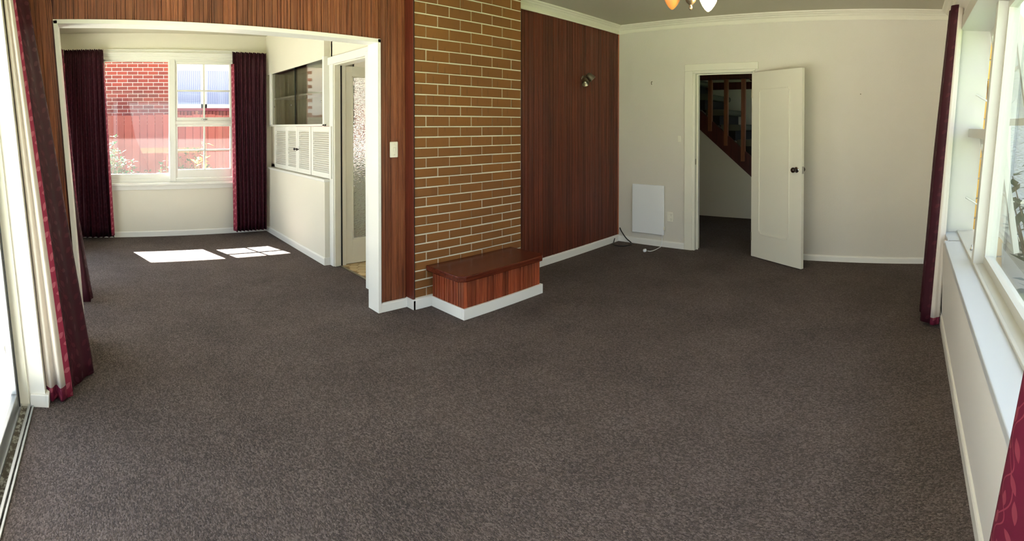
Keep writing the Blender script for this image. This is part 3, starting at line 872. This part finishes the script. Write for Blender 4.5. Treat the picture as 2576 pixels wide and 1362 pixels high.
while y < 4.95:
    x = 2.345 + (j % 2) * R6 * .866
    while x < 2.95:
        if x - R6 > 2.31 or True:
            pts = [(x + (R6 - .004) * math.sin(PI / 3 * k), y + (R6 - .004) * math.cos(PI / 3 * k)) for k in range(6)]
            pts = [(max(px, 2.302), py) for px, py in pts]
            MB().prism(pts, 0.0, .004, 'z').build('tile', M['tile'], tf)
        x += R6 * 1.732
    y += R6 * 1.5; j += 1
S('trim_threshold', B(2.285, 2.312, 3.88, 4.60, 0, .006), M['brass'])

# ------------------------------------------------------------------ curtains
def curtain(name, label, bottom, top, z0, z1, folds, amp, m, rows=26, cols=None, header=True, group=None, sub=8, gather=.6, ph=0.0, cat='curtain', parent=None, sag=None, puv=1.0):
    """bottom, top: polylines in plan; the cloth waves about the line between them"""
    def along(pl, s):
        seg = [(Vector(b) - Vector(a)).length for a, b in zip(pl, pl[1:])]; tot = sum(seg); q = s * tot
        for (a, b, l) in zip(pl, pl[1:], seg):
            if q <= l + 1e-9: 
                f = q / l if l else 0
                dr = (Vector(b) - Vector(a)).normalized()
                return Vector(a).lerp(Vector(b), f), dr
            q -= l
        return Vector(pl[-1]), (Vector(pl[-1]) - Vector(pl[-2])).normalized()
    nc = cols or int(folds * sub) + 1
    R, Uv = [], []
    rnd = random.Random(name + label)
    jit = [rnd.uniform(-.25, .25) for _ in range(int(folds) + 3)]
    for i in range(rows + 1):
        tz = i / rows
        z = z0 + (z1 - z0) * tz
        row, ur = [], []
        for k in range(nc):
            s = k / (nc - 1)
            a, da = along(bottom, s); b, db = along(top, s)
            p = a.lerp(b, tz if sag is None else sag(tz))
            dr = da.lerp(db, tz).normalized(); nn = Vector((dr.y, -dr.x))
            fi = s * folds
            A = amp * (1 - gather * tz) * (1 + jit[int(fi)] * 1.2)
            ph_ = 2 * PI * fi + ph + .5 * math.sin(3 * tz + jit[int(fi)])
            off = A * (math.sin(ph_) + .28 * math.sin(2 * ph_ + .6))
            zz = z
            if header and tz > .955:
                off += .012 * math.sin(2 * PI * fi * 3)
                zz += .008 * math.sin(2 * PI * fi * 3 + 1)
            lat = A * .35 * math.cos(ph_)
            p = p + nn * off + dr * lat
            row.append((p.x, p.y, zz)); ur.append((s * folds * .16 * puv, z))
        R.append(row); Uv.append(ur)
    return grid(R, Uv, name, m, parent, thick=.003)

# dining window pair
c = dc_l = thing('curtain', 'dark maroon curtain gathered at the left side of the dining window', 'curtain', (-.2, 6.4, 0), 'dining window curtains')
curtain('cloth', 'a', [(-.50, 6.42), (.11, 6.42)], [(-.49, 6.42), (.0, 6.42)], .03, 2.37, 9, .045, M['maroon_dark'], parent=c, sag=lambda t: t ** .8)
mb = MB().tube([(-.55, 6.54, 2.345), (2.16, 6.54, 2.345)], .008, 8)
mb.build('curtain_track', M['gloss'], label='slim white curtain track above the dining window', cat='curtain track')
c = dc_r = thing('curtain', 'dark maroon curtain gathered at the right side of the dining window', 'curtain', (1.92, 6.4, 0), 'dining window curtains')
curtain('cloth', 'b', [(1.69, 6.42), (2.10, 6.44)], [(1.655, 6.42), (2.12, 6.44)], .045, 2.355, 8, .036, M['maroon_dark'], parent=c)
# stack on the left wall of the dining room
c = thing('curtain', 'dull maroon curtain folded back on the dining side wall beyond the opening', 'curtain', (-.3, 4.2, 0), 'dining side wall curtains')
curtain('cloth', 'c', [(-.50, 4.42), (-.36, 4.20), (-.21, 4.10), (-.10, 4.07), (-.13, 4.25), (-.30, 4.5)], [(-.55, 4.3), (-.48, 4.18), (-.42, 4.12), (-.38, 4.08), (-.42, 4.2), (-.5, 4.4)], .02, 2.30, 5, .02, M['maroon_dark'], parent=c, sag=lambda t: min(1, t * 1.25))
c = thing('curtain', 'rosy lit curtain edge with narrow pleats hanging in the dining room corner', 'curtain', (-.45, 6.1, 0), 'dining side wall curtains')
curtain('cloth', 'd', [(-.50, 5.70), (-.34, 5.75), (-.27, 5.9), (-.34, 6.10)], [(-.56, 5.75), (-.50, 5.80), (-.47, 5.98), (-.52, 6.15)], .03, 2.30, 6, .022, M['maroon'], parent=c)
# living room left curtain, hanging in front of the post
c = thing('curtain', 'maroon curtain with white lining bunched beside the sliding glass door', 'curtain', (-.2, 2.8, 0), None)
lc0 = [(-.300, 2.625), (-.272, 2.600), (-.250, 2.640), (-.224, 2.600), (-.200, 2.640)]
lc1 = [(-.535, 2.625), (-.525, 2.615), (-.520, 2.635), (-.508, 2.615), (-.498, 2.640)]
def strip(pl0, pl1, z0, z1, n, name, m, parent, rows=24, sub=6, u0=0, sag=None, ease=1.0):
    P0 = smooth_path([(a, b, 0) for a, b in pl0], sub); P1 = smooth_path([(a, b, 0) for a, b in pl1], sub)
    R, U = [], []
    L_ = [0]
    for a, b in zip(P0, P0[1:]): L_.append(L_[-1] + (b - a).length)
    for i in range(rows + 1):
        t_ = i / rows; z = z0 + (z1 - z0) * t_
        f = (z - .03) / 2.3 
        f = max(0, f) ** ease
        R.append([(a.x + (b.x - a.x) * f, a.y + (b.y - a.y) * f, z) for a, b in zip(P0, P1)])
        U.append([(u0 + l, z) for l in L_])
    return grid(R, U, name, m, parent, thick=.003)
for (o_, p0, p1) in ((dc_l, [(-.515, 6.37), (-.49, 6.355), (-.46, 6.36)], [(-.505, 6.37), (-.485, 6.36), (-.470, 6.365)]),
                     (dc_l, [(.095, 6.37), (.115, 6.385), (.135, 6.41)], [(.0, 6.39), (.004, 6.40), (.010, 6.415)]),
                     (dc_r, [(1.665, 6.43), (1.68, 6.395), (1.70, 6.375)], [(1.645, 6.43), (1.66, 6.40), (1.675, 6.385)])):
    strip(p0, p1, .06, 2.20, 0, 'patterned_edge', M['maroon_lit'], o_, u0=.03)
strip(lc0, lc1, .075, 2.33, 0, 'lining', M['lining'], c)
strip([(a, b - .002) for a, b in lc0], lc1, .012, .078, 0, 'hem', M['maroon'], c, rows=3)
strip([(-.200, 2.638), (-.190, 2.645), (-.178, 2.655), (-.170, 2.662)], [(-.498, 2.640), (-.495, 2.643), (-.491, 2.650), (-.488, 2.655)], .012, 2.33, 0, 'patterned_edge', M['maroon_lit'], c, u0=.03)
strip([(-.170, 2.662), (-.172, 2.74), (-.135, 2.80), (-.110, 2.86), (-.068, 2.905), (-.085, 2.97), (-.16, 3.02), (-.14, 3.08), (-.22, 3.14)],
      [(-.488, 2.655), (-.50, 2.72), (-.485, 2.77), (-.478, 2.82), (-.455, 2.90), (-.47, 2.96), (-.50, 3.0), (-.49, 3.05), (-.52, 3.1)], .015, 2.33, 0, 'cloth', M['maroon_dark'], c, sub=8)
# far curtain on the window wall
c = thing('curtain', 'long maroon curtain with white lining at the far end of the window wall', 'curtain', (3.65, -.17, 0), None)
def strip2(p0, pm, p1, z0, z1, name, m, parent, rows=24, sub=6, u0=0, zm=1.2):
    P = [smooth_path([(a, b, 0) for a, b in q], sub) for q in (p0, pm, p1)]
    L_ = [0]
    for a, b in zip(P[0], P[0][1:]): L_.append(L_[-1] + (b - a).length)
    R, U = [], []
    for i in range(rows + 1):
        z = z0 + (z1 - z0) * i / rows
        if z < zm: f = z / zm; A, B_ = P[0], P[1]
        else: f = (z - zm) / (2.3 - zm); A, B_ = P[1], P[2]
        R.append([(a.x + (b.x - a.x) * f, a.y + (b.y - a.y) * f, z) for a, b in zip(A, B_)]); U.append([(u0 + l, z) for l in L_])
    return grid(R, U, name, m, parent, thick=.003)
strip2([(4.0, -.16), (3.86, -.10), (3.74, -.14), (3.66, -.102), (3.62, -.14), (3.60, -.168)], [(4.0, -.25), (3.88, -.20), (3.76, -.23), (3.68, -.205), (3.64, -.235), (3.62, -.268)],
       [(3.95, -.34), (3.85, -.31), (3.76, -.33), (3.68, -.31), (3.64, -.34), (3.63, -.362)], .03, 2.27, 'cloth', M['maroon_dark'], c)
strip2([(3.60, -.168), (3.585, -.190), (3.60, -.212), (3.61, -.232), (3.66, -.240)], [(3.62, -.268), (3.615, -.282), (3.62, -.297), (3.63, -.315), (3.68, -.320)], [(3.63, -.362), (3.625, -.370), (3.63, -.380), (3.64, -.392), (3.68, -.405)], .070, 2.25, 'lining', M['lining'], c)
strip2([(3.598, -.168), (3.583, -.190), (3.598, -.212), (3.608, -.232), (3.658, -.240)], [(3.62, -.268), (3.615, -.282), (3.62, -.297), (3.63, -.315), (3.68, -.320)], [(3.63, -.362), (3.625, -.370), (3.63, -.380), (3.64, -.392), (3.68, -.405)], .022, .072, 'hem', M['maroon'], c, rows=3)
# near curtain on the window wall, only its lower edge is in the picture
c = thing('curtain', 'near maroon curtain with large leaf pattern cutting the lower right corner', 'curtain', (.9, -.2, 0), None)
strip2([(1.34, -.165), (1.25, -.150), (1.12, -.175), (1.0, -.15), (.85, -.18), (.7, -.15), (.55, -.18), (.4, -.15)], [(.84, -.235), (.80, -.222), (.68, -.24), (.63, -.225), (.57, -.24), (.5, -.225), (.44, -.24), (.38, -.225)],
       [(.64, -.33), (.61, -.32), (.58, -.335), (.54, -.32), (.5, -.335), (.46, -.32), (.42, -.335), (.38, -.32)], .02, 2.30, 'cloth', M['maroon'], c, zm=1.15)

# ------------------------------------------------------------------ window wall on the right
YR = -.257
wr = S('wall_right', B(-.38, XF, YR - .12, YR, 0, .615), M['wall_r'])
mb = B(3.72, XF, YR - .12, YR, .615, 2.64).box(-.38, .2, YR - .12, YR, .615, 2.64).box(.2, 3.72, YR - .12, YR, 2.16, 2.64)
S('wall_right_upper', mb.warp(TR), M['wall_r'])
S('baseboard_right', MB().prism([(YR - .002, 0), (YR + .014, 0), (YR + .014, .072), (YR + .009, .082), (YR - .002, .084)], -.38, XF, 'x'), M['gloss'])
wr1 = bpy.data.objects.new('window_2', None); COL.objects.link(wr1); wr1.location = (2.5, -.36, .62); wr1['kind'] = 'structure'
B(.0, 3.42, YR - .115, YR + .004, .612, .650).box(3.40, 3.72, YR - .115, YR - .02, .612, .650).build('sill_board', M['sill2'], wr1, bevel=.004)
B(.2, 3.72, YR - .125, YR - .108, .64, .664).build('sill_lip', M['frame2'], wr1, bevel=.003)
FY0, FY1 = YR - .225, YR - .112
def rb(*a): return MB().box(*a).warp(TR)
rb(.2, 3.74, FY0 - .02, FY1, .635, .660).build('frame_bottom', M['frame2'], wr1)
rb(3.70, 3.78, FY0, FY1 + .12, .65, 2.20).build('frame_stile', M['frame2'], wr1, bevel=.003)
rb(.2, 3.74, FY0, FY1 + .12, 2.10, 2.20).build('frame_head', M['frame2'], wr1, bevel=.003)
rb(2.79, 2.86, FY0 - .012, FY1 + .004, .65, 2.12).build('mullion', M['frame2'], wr1, bevel=.003)
rb(.2, .28, FY0, FY1, .65, 2.2).build('frame_stile', M['frame2'], wr1)
rb(2.86, 3.70, FY0, FY1 - .01, 1.335, 1.395).build('transom', M['frame2'], wr1, bevel=.003)
# big fixed pane
rb(.28, 2.79, FY0 + .03, FY0 + .036, .70, 2.08).build('pane', M['glass'], wr1)
rb(.28, 2.79, FY0 + .015, FY0 + .055, .66, .70).box
mb = MB().box(.28, 2.79, FY0 + .012, FY0 + .06, .66, .705).box(.28, 2.79, FY0 + .012, FY0 + .06, 2.06, 2.10).box(2.755, 2.79, FY0 + .012, FY0 + .06, .705, 2.06).warp(TR)
mb.build('glazing_bead', M['frame2'], wr1)
# two awning sashes pushed outwards
def awning(z0, z1, ang, name):
    x0, x1 = 2.88, 3.685
    s = MB(); w = .045
    s.box(x0, x0 + w, -.035, 0, 0, z1 - z0).box(x1 - w, x1, -.035, 0, 0, z1 - z0).box(x0 + w, x1 - w, -.035, 0, 0, w).box(x0 + w, x1 - w, -.035, 0, z1 - z0 - w, z1 - z0)
    zc = (z1 - z0) / 2
    g = MB().box(x0 + w, x1 - w, -.020, -.016, w, z1 - z0 - w)
    mt = MB().box(x0 + w, x1 - w, -.028, -.006, zc - .01, zc + .01)
    def place(x, y, z):
        zz = z - (z1 - z0)     # hinge at the top
        yy = y
        c_, s_ = math.cos(ang), math.sin(ang)
        y2 = yy * c_ + zz * s_; z2 = zz * c_ - yy * s_
        X, Y, Z = x, FY0 + .02 + y2, z1 + z2
        return TR(X, Y, Z)
    o = s.warp(place).build(name, M['frame2'], wr1, bevel=.002)
    g.warp(place).build('pane', M['glass'], o)
    mt.warp(place).build('muntin', M['frame2'], o)
    zz = z0 + .12
    a = TR(3.66, FY1 - .03, zz + .12); b = place(3.65, 0, .12)
    MB().tube([a, b], .006, 8).build('stay', M['frame2'], o)
    return o
awning(1.40, 2.10, math.radians(13), 'upper_sash')
awning(.665, 1.33, math.radians(13), 'lower_sash')
MB().lathe([(0, 0), (.012, 0), (.010, .008), (.004, .012), (.004, .03), (0, .03)], (3.10, FY1 - .03, .662), 10).build('stay_peg', M['chrome'], wr1, smooth=True)

# ------------------------------------------------------------------ left wall, post and sliding glass door
S('wall_left', MB().box(-.42, -.30, 2.575, 3.31, 0, 2.64).warp(TL), M['gloss'])
S('wall_left_near', MB().box(-.42, -.30, -.5, -.12, 0, 2.64).box(-.42, -.30, -.12, 2.575, 2.12, 2.64).warp(TL), M['wall'])
S('baseboard_left', MB().box(-.380, -.298, 2.556, 2.576, 0, .062).box(-.305, -.286, 2.556, 3.30, 0, .062), M['gloss'], bevel=.003)
S('trim_sliding_door', MB().box(-.455, -.383, 2.560, 2.640, 0, 2.12).warp(TL), M['dgloss'])
ds = bpy.data.objects.new('door_3', None); COL.objects.link(ds); ds.location = (-.42, 1.2, 0); ds['kind'] = 'structure'
ds['label'] = 'sliding glass door with aluminium frame and floor track along the left wall'
B(-.392, -.378, -.12, 2.57, -.004, .014).build('track_rail', M['alu'], ds, bevel=.002)
B(-.372, -.362, -.12, 2.57, -.004, .010).build('track_rail', M['alu'], ds, bevel=.002)
m = paint('dirty channel', '8d8a85', .7, .3); M['dirt'] = m
t = NT(m); nz = t.noise(t.coord(), 35, 4, .7)
t.l(t.ramp(nz, [(.42, lin('9a9994')), (.52, lin('4c453c'))]), t.b.inputs['Base Color'])
B(-.430, -.360, -.12, 2.57, -.03, -.003).build('track_channel', M['dirt'], ds)
B(-.47, -.425, -.12, 2.57, -.01, .012).build('threshold', M['alu'], ds)
MB().box(-.462, -.430, -.05, 2.56, .010, .085).warp(TL).build('bottom_rail', M['alu'], ds, bevel=.003)
MB().box(-.462, -.430, 2.50, 2.562, .085, 2.10).warp(TL).build('stile', M['alu'], ds, bevel=.003)
MB().box(-.428, -.423, 2.515, 2.525, .02, 2.10).warp(TL).build('glazing_strip', M['black'], ds)
MB().box(-.462, -.430, -.05, .0, .085, 2.10).warp(TL).build('stile', M['alu'], ds, bevel=.003)
MB().box(-.462, -.430, 1.12, 1.17, .085, 2.10).warp(TL).build('stile', M['alu'], ds, bevel=.003)
MB().box(-.462, -.430, -.05, 2.56, 2.04, 2.12).warp(TL).build('top_rail', M['alu'], ds, bevel=.003)
MB().box(-.449, -.443, 1.17, 2.50, .085, 2.04).warp(TL).build('pane', M['dusty'], ds)
MB().box(-.449, -.443, 0, 1.12, .085, 2.04).warp(TL).build('pane', M['dusty'], ds)

# ------------------------------------------------------------------ ceiling lamp
LX, LY = 2.90, 1.31
cl = thing('ceiling_lamp', 'nickel ceiling lamp with amber tulip glass shades, one brightly lit', 'ceiling lamp', (LX, LY, 2.5))
MB().lathe([(0, 2.60), (.065, 2.60), (.060, 2.575), (.020, 2.56), (.010, 2.55), (.010, 2.40), (.022, 2.38), (.034, 2.34), (.020, 2.30), (.030, 2.27), (.046, 2.255), (.046, 2.235), (.040, 2.19), (.028, 2.160), (.012, 2.145), (.007, 2.140), (.012, 2.130), (.010, 2.116), (0, 2.108)], (LX, LY, 0), 24).build('stem', M['brass'], cl, smooth=True)
m = mat('amber shade glass', 'd2955a', .35); M['shade'] = m
m.node_tree.nodes['Principled BSDF'].inputs['Transmission Weight'].default_value = .3
m.node_tree.nodes['Principled BSDF'].inputs['Emission Color'].default_value = lin('e0902c')
m.node_tree.nodes['Principled BSDF'].inputs['Emission Strength'].default_value = .03
M['shade_lit'] = emis('lit shade glass', 'ffd796', 9.0, 'fff2c8')
# arms: direction angles in plan
right = Vector((math.sin(math.atan2(LY, LX)), -math.cos(math.atan2(LY, LX))))
away = Vector((math.cos(math.atan2(LY, LX)), math.sin(math.atan2(LY, LX))))
for k, (a, b, lit, dz) in enumerate(((.110, -.05, True, -.075), (-.115, .04, False, -.045), (.0, .15, False, .05))):
    q = right * a + away * b
    sx, sy = LX + q.x, LY + q.y
    mid = (LX + q.x * .55, LY + q.y * .55, 2.36)
    MB().tube(smooth_path([(LX, LY, 2.30), mid, (sx, sy, 2.29), (sx, sy, 2.24)], 6), .006, 8).build('arm', M['brass'], cl, smooth=True)
    ax = Vector((-q.x * .25, -q.y * .25, -1)) if lit else Vector((q.x * .15, q.y * .15, -1))
    prof = [(.012, 0), (.020, .002), (.034, .015), (.048, .035), (.054, .060), (.050, .085), (.036, .112), (.020, .134), (.006, .146), (0, .147)]
    MB().lathe(prof, (sx, sy, 2.315 + dz), 24, ax).build('shade', M['shade_lit'] if lit else M['shade'], cl, smooth=True, label='glowing tulip shade' if lit else None)
for (a, b, e) in ():
    q = right * a + away * b
    l = bpy.data.lights.new('lamp_bulb', 'POINT'); l.energy = e; l.color = (1, .72, .38); l.shadow_soft_size = .06
    lo = bpy.data.objects.new('lamp_bulb', l); COL.objects.link(lo); lo.location = (LX + q.x, LY + q.y, 2.10)

# ------------------------------------------------------------------ outside beyond the dining window
S('ground_garden', B(-30, 30, -30, 40, -.45, -.35), paint('garden ground', '5a5c4a', .95, .4, 20))
dk = thing('deck', 'grey concrete terrace outside the sliding door', 'terrace', (-2, 2, -.2)); 
B(-5.5, -.48, -3, 7, -.35, -.06).build('slab', paint('grey concrete', '9a9890', .9, .3, 20), dk)
nh = thing('neighbour_house', 'red brick neighbouring house with white framed window behind the fence', 'house', (2, 12, -.35))
B(-6, 9, 11.83, 12.3, -.35, 1.47).build('lower_wall', M['redbrick'], nh)
B(-6, 9, 11.815, 12.3, 1.47, 3.1).build('mortar_core', paint('pale mortar', 'e6d6cf', .9, .2, 60), nh)
BZ = .0862
n = 0
for r in range(17):
    z0 = 1.475 + r * BZ
    x = -.75 + (r % 2) * .12
    while x < 1.60:
        x1 = min(x + .24, 1.66)
        if x1 - x > .05:
            link('brick', brick_mesh(x1 - x - .013, BZ - .013, .05, .003, 'brick_red', M['redbrick']), nh, loc=((x + x1) / 2, 11.80, z0 + BZ / 2)); n += 1
        x += .24
    x = 3.06
    while x < 4.2:
        link('brick', brick_mesh(.24 - .013, BZ - .013, .05, .003, 'brick_red', M['redbrick']), nh, loc=(x + .12, 11.80, z0 + BZ / 2)); x += .24; n += 1
nw = B(1.66, 3.06, 11.76, 11.82, 2.70, 2.86).box(1.66, 1.74, 11.76, 11.82, 1.83, 2.70).box(2.96, 3.06, 11.76, 11.82, 1.83, 2.70).box(2.28, 2.42, 11.76, 11.82, 1.83, 2.70).box(1.74, 2.96, 11.76, 11.82, 1.83, 1.925).build('window_frame', M['white_out'], nh)
m = mat('curtained pane', 'b8bccf', .5, 0, .1)
t = NT(m); wv = t.n('ShaderNodeTexWave'); wv.inputs['Scale'].default_value = 7; wv.inputs['Distortion'].default_value = 1.5; t.l(t.coord(), wv.inputs[0])
t.l(t.mix(wv.outputs['Fac'], lin('8088ac'), lin('a9abc0')), t.b.inputs['Base Color'])
for (a, b) in ((1.74, 2.28), (2.42, 2.96)): B(a, b, 11.785, 11.80, 1.925, 2.70).build('pane', m, nw)
B(1.62, 3.08, 11.72, 11.81, 1.765, 1.83).build('sill_capping', M['redsill'], nh, bevel=.005)
x = 1.62
while x < 3.04:
    B(x, x + .072, 11.70, 11.83, 1.60, 1.76).build('sill_brick', M['redbrick'], nh); x += .084
B(-6, 9, 11.1, 12.4, 2.99, 3.05).build('soffit', M['white_out'], nh)
B(-6, 9, 11.05, 11.12, 2.97, 3.20).build('fascia', M['white_out'], nh)
MB().prism([(11.0, 3.16), (15, 4.6), (15, 4.7), (11.0, 3.24)], -6, 9, 'x').build('roof', mat('grey roof', '6d6a68', .8), nh)

fn = thing('fence', 'tall red brown close boarded fence beyond the dining window', 'fence', (1.5, 9.8, -.35))
for z in (.1, 1.2): B(-4, 6, 9.84, 9.90, z, z + .09).build('rail', M['fence'], fn)
x = -3.0
while x < 5.2:
    hgt = 1.63 + random.uniform(-.012, .012)
    link('board', brick_mesh(.142, 2.0, .02, .002, 'fence_board', M['fence']), fn, loc=(x + .074, 9.80 + random.choice((0, .006)), hgt - 1.0)); x += .148
# own eave over the window
ev = thing('roof_eave', 'white soffit of the roof eave above the dining window outside', 'eave', (1, 7.2, 2.5))
B(-1.5, 5.6, 6.70, 7.86, 2.50, 2.54).build('soffit', M['white_out'], ev)
B(-1.5, 5.6, 7.86, 7.90, 2.46, 2.66).build('fascia', M['white_out'], ev)
S('roof', B(-1.6, 9.4, -.72, 7.86, 2.98, 3.06), mat('roof sheet', '5d5a58', .8))

# plants: each with stems and its leaves joined
def leaf_mat(name, a, b):
    m = mat(name, a, .7, 0, .15)
    t = NT(m)
    t.l(t.mix(t.noise(t.coord(), 9, 2), lin(a), lin(b)), t.b.inputs['Base Color'])
    tr = t.n('ShaderNodeBsdfTranslucent'); tr.inputs[0].default_value = lin(b)
    mx = t.n('ShaderNodeMixShader'); mx.inputs[0].default_value = .2
    t.l(t.b.outputs[0], mx.inputs[1]); t.l(tr.outputs[0], mx.inputs[2]); t.l(mx.outputs[0], t.t.nodes['Material Output'].inputs[0])
    return m
M['leaf'] = leaf_mat('glossy green leaf', '173522', '2f562f')
M['leaf_y'] = leaf_mat('yellow green leaf', '6a8a2c', 'b0b040')
M['leaf_d'] = leaf_mat('dark leaf', '2b3a2b', '3f5a3c')
M['stem'] = mat('plant stem', '54452c', .8)
def plant(label, base, spread, height, nst, nl, ls, m, cat='shrub', name='garden_shrub', group=None, seed=1):
    rnd = random.Random(seed)
    p = thing(name, label, cat, base, group)
    sb, lb = MB(), MB()
    for k in range(nst):
        a = rnd.uniform(0, 2 * PI); r = spread * math.sqrt(rnd.random())
        h = height * (1 - .45 * (r / spread)) * rnd.uniform(.75, 1.0)
        tip = Vector((base[0] + r * math.cos(a), base[1] + r * math.sin(a), base[2] + h))
        b0 = Vector(base); mid = b0.lerp(tip, .5) + Vector((0, 0, .08 * height))
        path = smooth_path([b0, mid, tip], 4)
        sb.tube(path, [.010 * (1 - .7 * i / len(path)) for i in range(len(path))], 5)
        for i in range(nl):
            q = path[min(len(path) - 1, int(len(path) * rnd.uniform(.25, 1.0)))]
            th = rnd.uniform(0, 2 * PI); el = rnd.uniform(-.2, .8)
            d_ = Vector((math.cos(th) * math.cos(el), math.sin(th) * math.cos(el), math.sin(el)))
            s_ = d_.cross(Vector((0, 0, 1))).normalized() * ls * .22
            q = q + d_ * .015
            l = ls * rnd.uniform(.7, 1.2); dn = Vector((0, 0, -.12 * l))
            i0 = len(lb.v)
            lb.v += [tuple(q), tuple(q + d_ * l * .45 + s_), tuple(q + d_ * l + dn), tuple(q + d_ * l * .45 - s_), tuple(q + d_ * l * .5 + Vector((0, 0, .02 * l)))]
            lb.f += [(i0, i0 + 1, i0 + 4), (i0 + 1, i0 + 2, i0 + 4), (i0 + 2, i0 + 3, i0 + 4), (i0 + 3, i0, i0 + 4)]
    sb.build('stem', M['stem'], p)
    o = lb.build('foliage', m, p, kind='stuff')
    return p
plant('big glossy green shrub at the left of the dining window outside', (.10, 8.3, -.35), .50, 1.80, 60, 40, .085, M['leaf'], seed=3)
plant('low green shrub against the fence below the big shrub', (.72, 9.15, -.35), .25, 1.30, 24, 22, .09, M['leaf'], seed=4)
plant('small dark green seedling shrub beside the window mullion', (1.0, 8.35, -.35), .24, 1.62, 18, 22, .09, M['leaf'], seed=5)
plant('yellow green leafy shrub behind the lower right sash', (1.66, 8.3, -.35), .26, 1.72, 22, 24, .11, M['leaf_y'], seed=6)
plant('dark green shrub behind the yellow green one', (1.6, 9.22, -.35), .38, 1.68, 26, 22, .09, M['leaf'], seed=8)
plant('little yellow tipped seedling at the right of the sash', (2.22, 8.5, -.35), .14, 1.45, 8, 16, .08, M['leaf_y'], seed=9)

# ------------------------------------------------------------------ outside beyond the right window
wy = thing('porch_wing', 'yellow block wall with dimpled glass window outside the right window', 'building', (5.5, -2, -.35))
B(5.34, 5.8, -6, -.40, -.35, 3.0).build('mortar_core', M['mortar'], wy)
for r in range(16):
    z0 = -.35 + r * .205
    y = -.43 + (-.2 if r % 2 else 0)
    if r % 2: 
        me = brick_mesh(.185, .19, .05, .004, 'block', M['block'])
    yy = -.44
    ws = ([.19] if r % 2 else []) + [.39] * 2
    for w in ws:
        if yy - w < -1.02: w = yy + 1.02
        if w < .05: break
        me = brick_mesh(round(w - .014, 3), .19, .05, .004, 'block', M['block'])
        o = link('block', me, wy, loc=(5.30, yy - w / 2, z0 + .1)); o.rotation_euler = (0, 0, -PI / 2)
        yy -= w
pw = B(5.28, 5.34, -2.6, -1.03, .20, .26).box(5.28, 5.34, -2.6, -1.03, 2.28, 2.36).box(5.28, 5.34, -1.08, -1.02, .20, 2.36).box(5.28, 5.34, -2.6, -1.08, .61, .65).box(5.28, 5.34, -1.62, -1.58, .26, 2.3).build('window_frame', M['dgloss'], wy)
for (a, b) in ((-1.58, -1.08), (-2.6, -1.62)):
    for (c_, e_) in ((.26, .61), (.65, 2.28)):
        B(5.30, 5.31, a, b, c_, e_).build('pane', M['obscure_ext'], pw)
B(5.29, 5.36, -3.5, -1.0, -.35, .20).build('lower_panel', paint('taupe board', '9b9284', .8), wy)
plant('dark leafed garden shrub outside the big right hand pane', (3.6, -1.0, -.35), .38, 2.15, 20, 12, .16, M['leaf_d'], seed=12)
lw = MB().box(-30, 30, -30, -.9, -.36, -.335).build('lawn', paint('short lawn', '4f6238', .95, .6, 50), kind='structure')
